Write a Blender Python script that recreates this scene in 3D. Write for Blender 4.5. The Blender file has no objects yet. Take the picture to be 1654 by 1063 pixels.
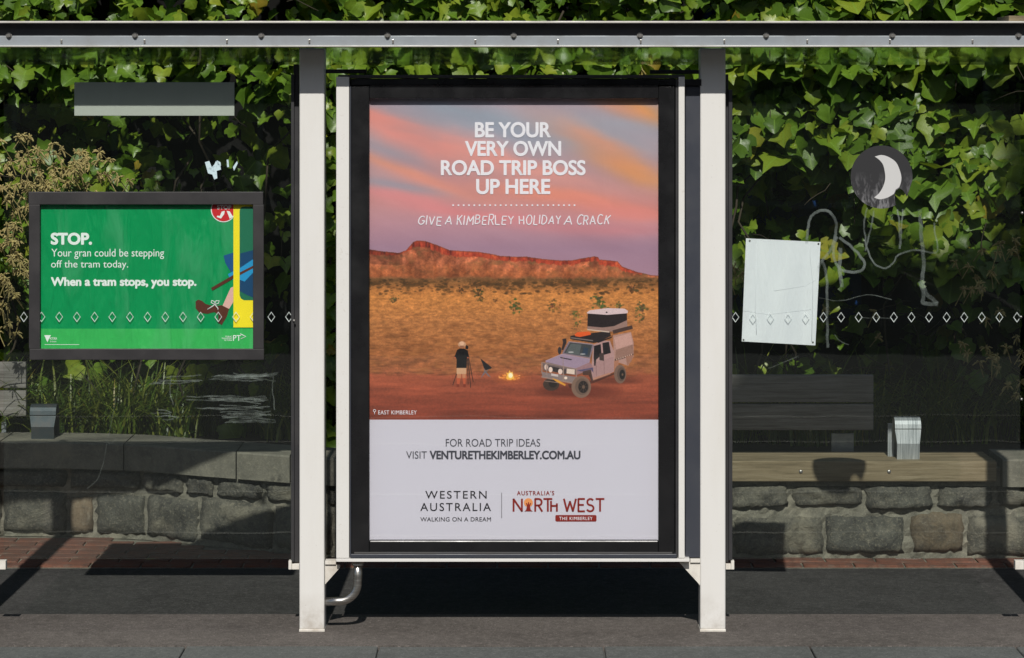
import bpy, bmesh, math, random
import numpy as np
from mathutils import Vector, Matrix, Euler
random.seed(7)
RNG = np.random.default_rng(11)
S = bpy.context.scene
COL = S.collection

# ------------------------------------------------------------------ camera, sky, sun, exposure
D, H, PXC, PYH, FPX = 11.0, 2.175, 827.0, 150.0, 4400.0     # camera distance and height, centre column, horizon row, focal length in photo pixels
cam_d = bpy.data.cameras.new('camera')
cam = bpy.data.objects.new('camera', cam_d); COL.objects.link(cam)
cam.location = (0, -D, H); cam.rotation_euler = (math.radians(90), 0, 0)
cam_d.sensor_width = 36.0; cam_d.lens = FPX / 1654 * 36
cam_d.shift_y = -(531.5 - PYH) / 1654
cam_d.clip_start = .1; cam_d.clip_end = 2000
S.camera = cam
SUN_EL, SUN_AZ = math.radians(40.6), math.radians(0.8)      # sun high behind the camera, almost square to the shelter
w = bpy.data.worlds.new('World'); S.world = w; w.use_nodes = True
nt = w.node_tree; nt.nodes.clear()
sky = nt.nodes.new('ShaderNodeTexSky'); sky.sky_type = 'NISHITA'; sky.sun_disc = False
sky.sun_elevation = SUN_EL; sky.sun_rotation = math.radians(180.8)
bg = nt.nodes.new('ShaderNodeBackground'); bg.inputs[1].default_value = .06
out = nt.nodes.new('ShaderNodeOutputWorld')
nt.links.new(sky.outputs[0], bg.inputs[0]); nt.links.new(bg.outputs[0], out.inputs[0])
sl = bpy.data.lights.new('sun', 'SUN'); sl.energy = 4.2; sl.angle = math.radians(.55); sl.color = (1, .96, .895)
sun = bpy.data.objects.new('sun', sl); COL.objects.link(sun)
sd = Vector((math.sin(SUN_AZ) * math.cos(SUN_EL), math.cos(SUN_AZ) * math.cos(SUN_EL), -math.sin(SUN_EL)))
sun.rotation_euler = sd.to_track_quat('-Z', 'Y').to_euler(); sun.location = (0, -20, 20)
S.view_settings.view_transform = 'Standard'; S.view_settings.look = 'None'
S.view_settings.exposure = -.18; S.view_settings.gamma = 1; S.view_settings.use_curve_mapping = False
S.cycles.max_bounces = 8; S.cycles.transparent_max_bounces = 24
S.cycles.use_denoising = True

# ------------------------------------------------------------------ helpers
def P(px, py, Y):
    "where a ray through that photo pixel meets the vertical plane at depth Y"
    k = (D + Y) / FPX
    return Vector(((px - PXC) * k, Y, H - (py - PYH) * k))
def GY(py): return D * (1020 - PYH) / (py - PYH) - D        # depth of a ground point seen on that row
def X(px, Y=0): return (px - PXC) * (D + Y) / FPX
def Z(py, Y=0): return H - (py - PYH) * (D + Y) / FPX
def lin(c):
    if isinstance(c, (int, float)): c = (c, c, c)
    return tuple((v / 255 / 12.92) if v / 255 <= .04045 else ((v / 255 + .055) / 1.055) ** 2.4 for v in c)

def thing(name, label, cat, loc=(0, 0, 0), group=None):
    o = bpy.data.objects.new(name, None); COL.objects.link(o); o.location = loc
    o.empty_display_size = .1
    o['label'] = label; o['category'] = cat
    if group: o['group'] = group
    return o
def tag(o, label, cat, group=None):
    o['label'] = label; o['category'] = cat
    if group: o['group'] = group
    return o
def wt(o):
    t = Vector(o.location)
    if o.parent is not None: t = t + o.matrix_parent_inverse.translation + wt(o.parent)
    return t
def adopt(o, parent):
    "children are written in world coordinates"
    if parent is not None:
        o.parent = parent; o.matrix_parent_inverse = Matrix.Translation(-wt(parent))
    return o
def link(name, me, mat=None, parent=None, kind=None, smooth=False):
    o = bpy.data.objects.new(name, me); COL.objects.link(o)
    if mat is not None and len(me.materials) == 0: me.materials.append(mat)
    if smooth: me.shade_smooth()
    if kind: o['kind'] = kind
    return adopt(o, parent)
def bm_mesh(bm, name='mesh'):
    me = bpy.data.meshes.new(name); bm.to_mesh(me); bm.free(); return me
def bx(bm, x0, x1, y0, y1, z0, z1, bev=0):
    v = [bm.verts.new((x, y, z)) for x in (x0, x1) for y in (y0, y1) for z in (z0, z1)]
    fs = [bm.faces.new([v[i] for i in q]) for q in ((0, 1, 3, 2), (4, 6, 7, 5), (0, 4, 5, 1), (2, 3, 7, 6), (0, 2, 6, 4), (1, 5, 7, 3))]
    if bev:
        es = list({e for f in fs for e in f.edges})
        bmesh.ops.bevel(bm, geom=es, offset=bev, segments=2, affect='EDGES', profile=.5)
def box(name, x0, x1, y0, y1, z0, z1, mat, parent=None, bev=.002, kind=None):
    bm = bmesh.new(); bx(bm, x0, x1, y0, y1, z0, z1, bev)
    bmesh.ops.recalc_face_normals(bm, faces=bm.faces)
    return link(name, bm_mesh(bm, name), mat, parent, kind)
def pbox(name, px0, px1, py0, py1, Y, depth, mat, parent=None, bev=.002, kind=None):
    "a box whose front face fills those photo pixels at depth Y"
    return box(name, X(px0, Y), X(px1, Y), Y, Y + depth, Z(py1, Y), Z(py0, Y), mat, parent, bev, kind)
def plate(name, pts, Y, th, mat, parent=None, kind=None):
    "a flat plate: outline in photo pixels at depth Y, thickness th going back"
    f = [P(x, y, Y) for x, y in pts]
    n = len(f); vs = [tuple(v) for v in f] + [(v.x, v.y + th, v.z) for v in f]
    faces = [list(range(n)), list(range(2 * n - 1, n - 1, -1))] + [[i, i + n, (i + 1) % n + n, (i + 1) % n] for i in range(n)]
    bm = bmesh.new(); bv = [bm.verts.new(v) for v in vs]
    for q in faces: bm.faces.new([bv[i] for i in q])
    bmesh.ops.recalc_face_normals(bm, faces=bm.faces)
    bmesh.ops.triangulate(bm, faces=[q for q in bm.faces if len(q.verts) > 4])
    return link(name, bm_mesh(bm, name), mat, parent, kind)
def tube_into(V, F, pts, r, sides=6, sy=1.0, taper=None):
    pts = [Vector(p) for p in pts]; n = len(pts); b0 = len(V)
    for i, p in enumerate(pts):
        t = (pts[min(i + 1, n - 1)] - pts[max(i - 1, 0)]); t.normalize()
        a = Vector((0, 1, 0)) if abs(t.y) < .9 else Vector((0, 0, 1))
        u = t.cross(a).normalized(); w_ = u.cross(t).normalized()
        rr = r * (taper[i] if taper else 1)
        for k in range(sides):
            an = 2 * math.pi * k / sides
            q = u * math.cos(an) * rr + w_ * math.sin(an) * rr
            if sy != 1: q.y *= sy
            V.append(tuple(p + q))
    for i in range(n - 1):
        for k in range(sides):
            a0 = b0 + i * sides + k; a1 = b0 + i * sides + (k + 1) % sides
            F.append((a0, a1, a1 + sides, a0 + sides))
    F.append(tuple(b0 + k for k in range(sides))[::-1]); F.append(tuple(b0 + (n - 1) * sides + k for k in range(sides)))
def tubes(name, lines, r, mat, parent=None, sides=6, sy=1.0, kind=None, smooth=True):
    V, F = [], []
    for ln in lines: tube_into(V, F, ln, r, sides, sy)
    me = bpy.data.meshes.new(name); me.from_pydata(V, [], F)
    return link(name, me, mat, parent, kind, smooth)

# ------------------------------------------------------------------ materials
class NG:
    def __init__(s, name):
        s.m = bpy.data.materials.new(name); s.m.use_nodes = True; s.t = s.m.node_tree
        s.t.nodes.clear(); s.o = s.n('ShaderNodeOutputMaterial')
    def n(s, t, **k):
        x = s.t.nodes.new(t)
        for a, b in k.items(): setattr(x, a, b)
        return x
    def l(s, a, b): s.t.links.new(a, b)
    def set(s, sock, v):
        if hasattr(v, 'is_output') or hasattr(v, 'links'): s.l(v, sock)
        elif isinstance(v, tuple) and len(v) == 3 and sock.type == 'RGBA': sock.default_value = (*v, 1)
        else: sock.default_value = v
    def co(s, scale=(1, 1, 1), rot=(0, 0, 0), obj=True):
        tc = s.n('ShaderNodeTexCoord'); mp = s.n('ShaderNodeMapping')
        mp.inputs['Scale'].default_value = scale; mp.inputs['Rotation'].default_value = rot
        s.l(tc.outputs['Object'], mp.inputs[0]); return mp.outputs[0]
    def noise(s, sc, det=6, rough=.6, vec=None, dist=0):
        x = s.n('ShaderNodeTexNoise'); x.inputs['Scale'].default_value = sc; x.inputs['Detail'].default_value = det
        x.inputs['Roughness'].default_value = rough; x.inputs['Distortion'].default_value = dist
        s.l(vec if vec is not None else s.co(), x.inputs['Vector']); return x.outputs[0]
    def ramp(s, f, stops):
        x = s.n('ShaderNodeValToRGB'); e = x.color_ramp.elements
        while len(e) < len(stops): e.new(.5)
        for i, (p, c) in enumerate(stops):
            e[i].position = p; e[i].color = (*(c if isinstance(c, tuple) else (c, c, c)), 1)
        s.l(f, x.inputs[0]); return x.outputs[0]
    def mix(s, f, a, b, mode='MIX'):
        x = s.n('ShaderNodeMix', data_type='RGBA', blend_type=mode)
        s.set(x.inputs[0], f); s.set(x.inputs[6], a); s.set(x.inputs[7], b); return x.outputs[2]
    def math(s, op, a, b=0, c=0):
        x = s.n('ShaderNodeMath', operation=op)
        s.set(x.inputs[0], a); s.set(x.inputs[1], b); s.set(x.inputs[2], c); return x.outputs[0]
    def bump(s, h, st=.3, dist=.01, nrm=None):
        x = s.n('ShaderNodeBump'); x.inputs['Strength'].default_value = st; x.inputs['Distance'].default_value = dist
        s.l(h, x.inputs['Height'])
        if nrm is not None: s.l(nrm, x.inputs['Normal'])
        return x.outputs[0]
    def pr(s, col, rough=.6, metal=0, nrm=None, spec=.5, emis=None, es=0, alpha=1):
        p = s.n('ShaderNodeBsdfPrincipled')
        s.set(p.inputs['Base Color'], col); s.set(p.inputs['Roughness'], rough); s.set(p.inputs['Metallic'], metal)
        s.set(p.inputs['Specular IOR Level'], spec); s.set(p.inputs['Alpha'], alpha)
        if nrm is not None: s.l(nrm, p.inputs['Normal'])
        return p.outputs[0]
    def end(s, sh): s.l(sh, s.o.inputs[0]); return s.m

def painted(name, col, rough=.45, var=.12, dirt=None, sc=6, bump=.04, metal=0):
    g = NG(name); n1 = g.noise(sc, 8); n2 = g.noise(sc * 25, 4)
    d = dirt if dirt else tuple(v * .6 for v in col)
    f = g.ramp(n1, [(.45, 0.0), (.8, 1.0)])
    c = g.mix(g.math('MULTIPLY', f, var * 4), col, d)
    c = g.mix(g.math('MULTIPLY', g.ramp(n2, [(.62, 0.), (.7, 1.)]), .25), c, d)
    r = g.ramp(n1, [(.3, max(rough - .1, .02)), (.7, rough + .12)])
    return g.end(g.pr(c, r, metal, g.bump(n2, bump, .002)))
M = {}
M['white_paint'] = painted('white_paint', (.76, .75, .725), .4, .05, (.5, .45, .38), 3)
g = NG('white_post'); n1 = g.noise(2.5, 7, .65, g.co((3, 3, .5))); n2 = g.noise(70, 4); n3 = g.noise(9, 6, .7)
sz = g.n('ShaderNodeSeparateXYZ'); g.l(g.co(), sz.inputs[0])
c = g.mix(g.math('MULTIPLY', g.ramp(n1, [(.45, 0.), (.75, 1.)]), .30), (.77, .76, .735), (.60, .57, .51))
c = g.mix(g.math('MULTIPLY', g.ramp(n2, [(.66, 0.), (.72, 1.)]), .35), c, (.35, .32, .28))
foot = g.math('MULTIPLY', g.ramp(sz.outputs[2], [(0., 1.), (.16, 0.)]), g.ramp(n3, [(.38, 0.), (.62, 1.)]))
c = g.mix(g.math('MULTIPLY', foot, .6), c, (.30, .24, .17))
M['white_post'] = g.end(g.pr(c, g.ramp(n1, [(.3, .32), (.7, .5)]), 0, g.bump(n2, .05, .002)))
M['white_cap'] = painted('white_cap', (.75, .72, .66), .5, .2, (.35, .28, .2), 12)
M['dark_metal'] = painted('dark_metal', (.035, .035, .038), .42, .08, (.06, .055, .05))
M['box_black'] = painted('box_black', (.010, .010, .011), .28, .05, (.02, .02, .02))
M['box_panel'] = painted('box_panel', (.045, .050, .065), .4, .05, (.07, .07, .07))
M['frame_black'] = painted('frame_black', (.022, .0205, .0225), .55, .12, (.06, .055, .055))
M['alu'] = painted('alu', (.36, .395, .43), .42, .15, (.2, .2, .2), 9, .05, .3)
M['alu_lip'] = painted('alu_lip', (.62, .60, .56), .4, .15, (.3, .27, .2), 9, .05, .2)
M['alu_dark'] = painted('alu_dark', (.06, .06, .065), .5, .15, (.1, .09, .07))
g = NG('steel'); v = g.co((1, 1, 12)); n = g.noise(14, 6, .6, v)
M['steel'] = g.end(g.pr(g.ramp(n, [(.3, (.42, .40, .37)), (.7, (.66, .65, .62))]), g.ramp(n, [(.3, .25), (.7, .42)]), 1, g.bump(n, .08, .002)))
g = NG('brushed_steel'); v = g.co((30, 1, 1)); n = g.noise(6, 6, .7, v)
M['brushed'] = g.end(g.pr(g.ramp(n, [(.3, (.22, .25, .26)), (.7, (.62, .65, .66))]), g.ramp(n, [(.3, .3), (.7, .5)]), .45, g.bump(n, .1, .002)))
M['bolt'] = painted('bolt', (.45, .44, .42), .3, .2, (.15, .12, .1), 60, .05, .8)
M['sign_grey'] = painted('sign_grey', (.47, .50, .45), .5, .06, (.3, .32, .28), 8)

def ground_mat(name, c0, c1, agg=260, bump=.5, stain=None, spec=.3):
    g = NG(name)
    big = g.noise(1.1, 8, .65); fine = g.noise(agg, 4, .85); mid = g.noise(24, 6, .7)
    sp = g.noise(agg * .42, 2, .9); st_ = g.noise(5.5, 4, .6)
    vo = g.n('ShaderNodeTexVoronoi'); vo.inputs['Scale'].default_value = agg * .45; g.l(g.co(), vo.inputs[0])
    c = g.mix(g.ramp(fine, [(.40, 0.), (.62, 1.)]), c0, c1)
    c = g.mix(g.math('MULTIPLY', g.ramp(big, [(.4, 0.), (.7, 1.)]), .55), c, stain or tuple(v * .55 for v in c0))
    c = g.mix(g.math('MULTIPLY', g.ramp(mid, [(.45, 0.), (.7, 1.)]), .30), c, tuple(min(1, v * 1.5) for v in c1))
    c = g.mix(g.math('MULTIPLY', g.ramp(sp, [(.60, 0.), (.68, 1.)]), .5), c, tuple(min(1, v * 1.9) for v in c1))
    c = g.mix(g.math('MULTIPLY', g.ramp(sp, [(.32, 1.), (.40, 0.)]), .6), c, tuple(v * .4 for v in c0))
    c = g.mix(g.math('MULTIPLY', g.ramp(st_, [(.58, 0.), (.66, 1.)]), .22), c, tuple(v * .45 for v in c0))
    h = g.math('ADD', g.math('MULTIPLY', fine, .6), g.math('MULTIPLY', vo.outputs[0], .5))
    return g.end(g.pr(c, .88, 0, g.bump(h, bump, .004), spec))
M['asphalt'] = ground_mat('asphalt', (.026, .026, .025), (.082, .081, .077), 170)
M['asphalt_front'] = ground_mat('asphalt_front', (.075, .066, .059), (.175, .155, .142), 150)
M['kerb'] = ground_mat('kerb_stone', (.085, .09, .087), (.14, .147, .14), 200, .25)
M['road'] = ground_mat('road', (.035, .035, .035), (.06, .06, .058), 150)
M['soil'] = ground_mat('soil', (.02, .017, .012), (.05, .04, .03), 80)
M['bare_ground'] = ground_mat('bare_ground', (.09, .08, .06), (.14, .12, .09), 20)

def stone_mat(name, cols, sc=9, bump=.7):
    g = NG(name)
    oi = g.n('ShaderNodeObjectInfo'); rnd = oi.outputs['Random']
    n1 = g.noise(sc, 12, .75, dist=.6); n2 = g.noise(sc * 9, 6, .75); n3 = g.noise(sc * .45, 5, .6)
    c = g.mix(rnd, cols[0], cols[1])
    c = g.mix(g.ramp(n1, [(.42, 0.), (.62, 1.)]), c, cols[2])
    c = g.mix(g.math('MULTIPLY', g.ramp(n2, [(.52, 0.), (.70, 1.)]), .7), c, cols[3]); n5 = g.noise(sc * 16, 4, .8); c = g.mix(g.math('MULTIPLY', g.ramp(n5, [(.55, 0.), (.75, 1.)]), .45), c, tuple(v * .4 for v in cols[2]))
    c = g.mix(g.math('MULTIPLY', g.ramp(n3, [(.56, 0.), (.66, 1.)]), .5), c, cols[3])
    h = g.math('ADD', n1, g.math('ADD', g.math('MULTIPLY', n2, .5), g.math('MULTIPLY', n5, .25)))
    return g.end(g.pr(c, .9, 0, g.bump(h, bump, .02), .25))
M['stone'] = stone_mat('bluestone', [(.13, .13, .11), (.20, .19, .15), (.065, .065, .06), (.38, .35, .26)], 9, 1.)
M['stone_warm'] = stone_mat('warm_stone', [(.19, .15, .10), (.19, .15, .10), (.10, .085, .065), (.27, .25, .19)])
M['mortar'] = stone_mat('mortar', [(.23, .22, .175), (.23, .22, .175), (.14, .135, .11), (.38, .35, .27)], 14, .5)
M['coping'] = stone_mat('coping_stone', [(.21, .20, .16), (.21, .20, .16), (.14, .135, .11), (.30, .28, .21)], 7, .35)
M['brick'] = stone_mat('red_brick', [(.20, .085, .055), (.15, .07, .05), (.12, .07, .055), (.22, .16, .12)], 16, .3)
def wood_mat(name, a, b, c3):
    g = NG(name); v = g.co((1.2, 14, 26)); n = g.noise(3, 10, .65, v, .4); n2 = g.noise(16, 6, .7, g.co((1, 6, 12)))
    c = g.ramp(n, [(.3, a), (.5, b), (.72, c3)])
    c = g.mix(g.math('MULTIPLY', g.ramp(n2, [(.55, 0.), (.7, 1.)]), .35), c, tuple(x * .5 for x in a))
    return g.end(g.pr(c, .75, 0, g.bump(n, .5, .004), .3))
M['wood'] = wood_mat('weathered_timber', (.12, .095, .055), (.22, .175, .105), (.30, .25, .165))
M['wood_grey'] = wood_mat('grey_timber', (.13, .12, .105), (.22, .205, .185), (.31, .30, .28))
M['dark_steel'] = painted('dark_steel', (.07, .09, .10), .4, .2, (.12, .10, .09), 14, .1, .5)
M['galv'] = painted('galvanised', (.35, .38, .40), .45, .2, (.2, .22, .23), 20, .1, .7)

# leaves: colour varies leaf by leaf
def leaf_mat(name, a, b, y, trans=.30, rough=.38, spec=.5):
    g = NG(name)
    at = g.n('ShaderNodeAttribute'); at.attribute_name = 'tint'
    oi = g.n('ShaderNodeObjectInfo')
    f = g.math('FRACT', g.math('ADD', at.outputs['Fac'], g.math('MULTIPLY', oi.outputs['Random'], 1.0)))
    c = g.ramp(f, [(0., a), (.55, b), (.90, y), (.975, y), (.993, (.34, .25, .03))])
    n = g.noise(30, 5, .6); n2 = g.noise(140, 3)
    rb = g.n('ShaderNodeAttribute'); rb.attribute_name = 'rib'; rib = rb.outputs['Fac']
    c = g.mix(g.math('MULTIPLY', g.ramp(rib, [(0., 1.), (.045, 0.)]), .55), c, tuple(min(1, v * 1.6 + .03) for v in b))
    c = g.mix(g.math('MULTIPLY', g.ramp(rib, [(.3, 0.), (.75, 1.)]), .35), c, tuple(v * .6 for v in a))
    c = g.mix(g.math('MULTIPLY', g.ramp(n, [(.4, 0.), (.7, 1.)]), .35), c, tuple(v * .55 for v in a))
    p = g.pr(c, rough, 0, g.bump(g.math('ADD', n, g.math('MULTIPLY', n2, .3)), .35, .004), spec)
    tr = g.n('ShaderNodeBsdfTranslucent'); g.l(g.mix(1., c, (1.0, 1.0, .35), 'MULTIPLY'), tr.inputs[0])
    mx = g.n('ShaderNodeMixShader'); mx.inputs[0].default_value = trans
    g.l(p, mx.inputs[1]); g.l(tr.outputs[0], mx.inputs[2])
    return g.end(mx.outputs[0])
M['leaf'] = leaf_mat('creeper_leaf', (.065, .135, .014), (.14, .26, .020), (.26, .34, .03))
M['strap'] = leaf_mat('strap_leaf', (.05, .095, .012), (.115, .18, .02), (.30, .33, .06), .33)
M['tree_leaf'] = leaf_mat('shade_tree_leaf', (.035, .06, .014), (.05, .09, .02), (.07, .10, .02), .2)
M['dry'] = painted('dry_blossom', (.44, .36, .14), .8, .25, (.12, .08, .035), 30)
M['stem'] = painted('stem', (.045, .035, .022), .8, .2, (.05, .04, .02), 30)
M['bark'] = stone_mat('bark', [(.10, .08, .06), (.10, .08, .06), (.06, .05, .04), (.16, .14, .11)], 9, .8)
g = NG('rear_wall'); n = g.noise(3, 8); n2 = g.noise(1.6, 4)
tc = g.n('ShaderNodeSeparateXYZ'); g.l(g.co(), tc.inputs[0])
c = g.ramp(n, [(.3, (.006, .006, .006)), (.7, (.014, .014, .013))])  # near-black colour stands in for the shade deep behind the leaves
mask = g.math('MULTIPLY', g.math('MULTIPLY', g.math('MULTIPLY', g.math('GREATER_THAN', tc.outputs[0], 1.0), g.math('LESS_THAN', tc.outputs[0], 1.9)), g.math('GREATER_THAN', tc.outputs[2], .95)), g.ramp(g.noise(3.5, 3), [(.46, 0.), (.5, 1.)]))
M['rear_wall'] = g.end(g.pr(g.mix(mask, c, (.010, .045, .16)), .9, 0, g.bump(n, .4, .01), .1))

# window glass: reflects more at grazing angles, green edge tint, a film of dust and scratches
def glass_mat(name, tint, dust=.05, f0=.034, streak=True, rough=.012):
    g = NG(name)
    lw = g.n('ShaderNodeLayerWeight'); lw.inputs[0].default_value = .5
    f = g.math('ADD', g.math('MULTIPLY', g.math('POWER', lw.outputs['Facing'], 5), 1 - f0), f0)
    tr = g.n('ShaderNodeBsdfTransparent'); tr.inputs[0].default_value = (*tint, 1)
    gl = g.n('ShaderNodeBsdfGlossy'); gl.inputs['Roughness'].default_value = rough; gl.inputs[0].default_value = (.92, 1, .97, 1)
    wob = g.noise(1.7, 2); g.l(g.bump(wob, .03, .02), gl.inputs['Normal'])
    mx = g.n('ShaderNodeMixShader'); g.l(f, mx.inputs[0]); g.l(tr.outputs[0], mx.inputs[1]); g.l(gl.outputs[0], mx.inputs[2])
    df = g.n('ShaderNodeBsdfDiffuse'); df.inputs[0].default_value = (.62, .70, .66, 1)
    n1 = g.noise(2.2, 7, .65); n2 = g.noise(5, 6, .7, g.co((9, 1, 1.2))); n3 = g.noise(220, 2)
    d = g.math('MULTIPLY', g.ramp(n1, [(.3, .35), (.75, 1.)]), dust)
    d = g.math('ADD', d, g.math('MULTIPLY', g.ramp(n3, [(.70, 0.), (.76, 1.)]), dust * 1.8))
    if streak:
        d = g.math('ADD', d, g.math('MULTIPLY', g.ramp(n2, [(.58, 0.), (.75, 1.)]), dust * .9))
        for an in (.35, -.5, 1.1):
            n4 = g.noise(2.4, 2, .5, g.co((1, 1, 90), (0, an, 0)), .2)
            d = g.math('ADD', d, g.math('MULTIPLY', g.math('MULTIPLY', g.ramp(n4, [(.70, 0.), (.73, 1.)]), g.ramp(g.noise(1.4, 3), [(.5, 0.), (.62, 1.)])), dust * 2))
    m2 = g.n('ShaderNodeMixShader'); g.l(d, m2.inputs[0]); g.l(mx.outputs[0], m2.inputs[1]); g.l(df.outputs[0], m2.inputs[2])
    return g.end(m2.outputs[0])
M['glass'] = glass_mat('panel_glass', (.965, .98, .972), .0045)
M['roof_glass'] = glass_mat('roof_glass', (.95, .97, .96), .015, .05, False, .03)
M['cover'] = glass_mat('cover_glass', (.985, .985, .99), .0, .035, False)
M['notice_cover'] = M['glass']
def marks(name, col, alpha, rough=.6, nz=(.4, .6), sc=30):
    g = NG(name); n = g.noise(sc, 5, .7)
    return g.end(g.pr(col, rough, 0, None, .3, alpha=g.math('MULTIPLY', g.ramp(n, [(nz[0], .25), (nz[1], 1.)]), alpha)))
M['etched'] = marks('etched_white', (.75, .82, .80), .75)
M['tag_paint'] = marks('faded_tag_paint', (.30, .35, .33), .24, .7, (.35, .6), 9)
M['scratch'] = marks('scratch', (.5, .58, .53), .09, .6, (.40, .64), 14)
M['pale_mark'] = marks('pale_mark', (.62, .78, .84), .95, .5, (.3, .5), 50)

def flat(name, col, k=.80, rough=.35, nz=0):
    c = tuple(v * k for v in lin(col)); g = NG(name)
    n = g.noise(40, 4)
    return g.end(g.pr(g.mix(g.math('MULTIPLY', n, .12), c, tuple(v * .85 for v in c)), rough))
# ------------------------------------------------------------------ the printed picture of the big poster (flat print), painted with numpy
def up(a, h, w_):
    "smooth upsample of a small grid"
    gh, gw = a.shape
    y = np.linspace(0, gh - 1.001, h); x = np.linspace(0, gw - 1.001, w_)
    yi = y.astype(int); xi = x.astype(int); fy = y - yi; fx = x - xi
    fy = fy * fy * (3 - 2 * fy); fx = fx * fx * (3 - 2 * fx)
    r = a[yi][:, xi] * (1 - fx) + a[yi][:, xi + 1] * fx
    r2 = a[yi + 1][:, xi] * (1 - fx) + a[yi + 1][:, xi + 1] * fx
    return r * (1 - fy)[:, None] + r2 * fy[:, None]
def fbm(h, w_, gy, gx, octv=5, seed=0, gain=.55):
    r = np.random.default_rng(seed); o = np.zeros((h, w_), np.float32); am = 1; tot = 0
    for k in range(octv):
        a = r.random((max(2, int(gy * 2 ** k) + 2), max(2, int(gx * 2 ** k) + 2)))
        if a.shape[0] > h or a.shape[1] > w_: break
        o += am * up(a, h, w_); tot += am; am *= gain
    return o / tot
class Canvas:
    "an RGB picture over a rectangle of photo pixels"
    def __init__(s, x0, y0, x1, y1, k):
        s.x0, s.y0, s.k = x0, y0, k; s.w = int((x1 - x0) * k); s.h = int((y1 - y0) * k)
        s.im = np.zeros((s.h, s.w, 3), np.float32)
        s.gy, s.gx = np.mgrid[0:s.h, 0:s.w].astype(np.float32)
        s.gx = s.gx / k + x0; s.gy = s.gy / k + y0
    def blend(s, m, c, sl_=(slice(None), slice(None))):
        c = np.asarray(c, np.float32)
        s.im[sl_] = s.im[sl_] * (1 - m[..., None]) + c * m[..., None]
    def poly(s, pts, c, a=1., soft=.35, tex=0):
        pts = np.asarray(pts, np.float32); k = s.k
        xa = max(0, int((pts[:, 0].min() - s.x0 - 1) * k)); xb = min(s.w, int((pts[:, 0].max() - s.x0 + 1) * k) + 1)
        ya = max(0, int((pts[:, 1].min() - s.y0 - 1) * k)); yb = min(s.h, int((pts[:, 1].max() - s.y0 + 1) * k) + 1)
        if xb <= xa or yb <= ya: return
        sl_ = (slice(ya, yb), slice(xa, xb)); acc = np.zeros((yb - ya, xb - xa), np.float32)
        for dx, dy in ((-.25, -.25), (.25, -.25), (-.25, .25), (.25, .25)):
            gx = s.gx[sl_] + dx * soft; gy = s.gy[sl_] + dy * soft; ins = np.zeros(gx.shape, bool); n = len(pts)
            for i in range(n):
                x1, y1 = pts[i]; x2, y2 = pts[(i + 1) % n]
                if y1 == y2: continue
                c_ = ((gy < y1) != (gy < y2)) & (gx < (x2 - x1) * (gy - y1) / (y2 - y1) + x1)
                ins ^= c_
            acc += ins * .25
        col = np.asarray(c, np.float32)
        if tex:
            col = col + (fbm(yb - ya, xb - xa, (yb - ya) / 6, (xb - xa) / 6, 3, int(pts.sum()) % 999)[..., None] - .5) * tex
        s.blend(acc * a, col, sl_)
    def ell(s, cx, cy, rx, ry, c, a=1., soft=.5, rot=0.):
        k = s.k; R = max(rx, ry) + soft + 1
        xa = max(0, int((cx - R - s.x0) * k)); xb = min(s.w, int((cx + R - s.x0) * k) + 1)
        ya = max(0, int((cy - R - s.y0) * k)); yb = min(s.h, int((cy + R - s.y0) * k) + 1)
        if xb <= xa or yb <= ya: return
        sl_ = (slice(ya, yb), slice(xa, xb)); gx = s.gx[sl_] - cx; gy = s.gy[sl_] - cy
        u = gx * math.cos(rot) + gy * math.sin(rot); v = -gx * math.sin(rot) + gy * math.cos(rot)
        d = (np.sqrt((u / rx) ** 2 + (v / ry) ** 2) - 1) * min(rx, ry)
        s.blend(np.clip(.5 - d / soft, 0, 1) * a, c, sl_)
    def line(s, pts, wd, c, a=1.):
        for (x1, y1), (x2, y2) in zip(pts[:-1], pts[1:]):
            L = math.hypot(x2 - x1, y2 - y1) or 1; nx, ny = -(y2 - y1) / L * wd / 2, (x2 - x1) / L * wd / 2
            s.poly([(x1 + nx, y1 + ny), (x2 + nx, y2 + ny), (x2 - nx, y2 - ny), (x1 - nx, y1 - ny)], c, a)
    def image(s, name):
        im = bpy.data.images.new(name, s.w, s.h, alpha=False)
        a = np.ones((s.h, s.w, 4), np.float32); a[..., :3] = np.clip(s.im[::-1] / 255, 0, 1)
        im.pixels.foreach_set(a.ravel()); im.update(); im.pack(); return im
def lerp3(t, stops):
    xs = [q[0] for q in stops]
    return np.stack([np.interp(t, xs, [q[1][i] for q in stops]) for i in range(3)], -1)

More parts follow.
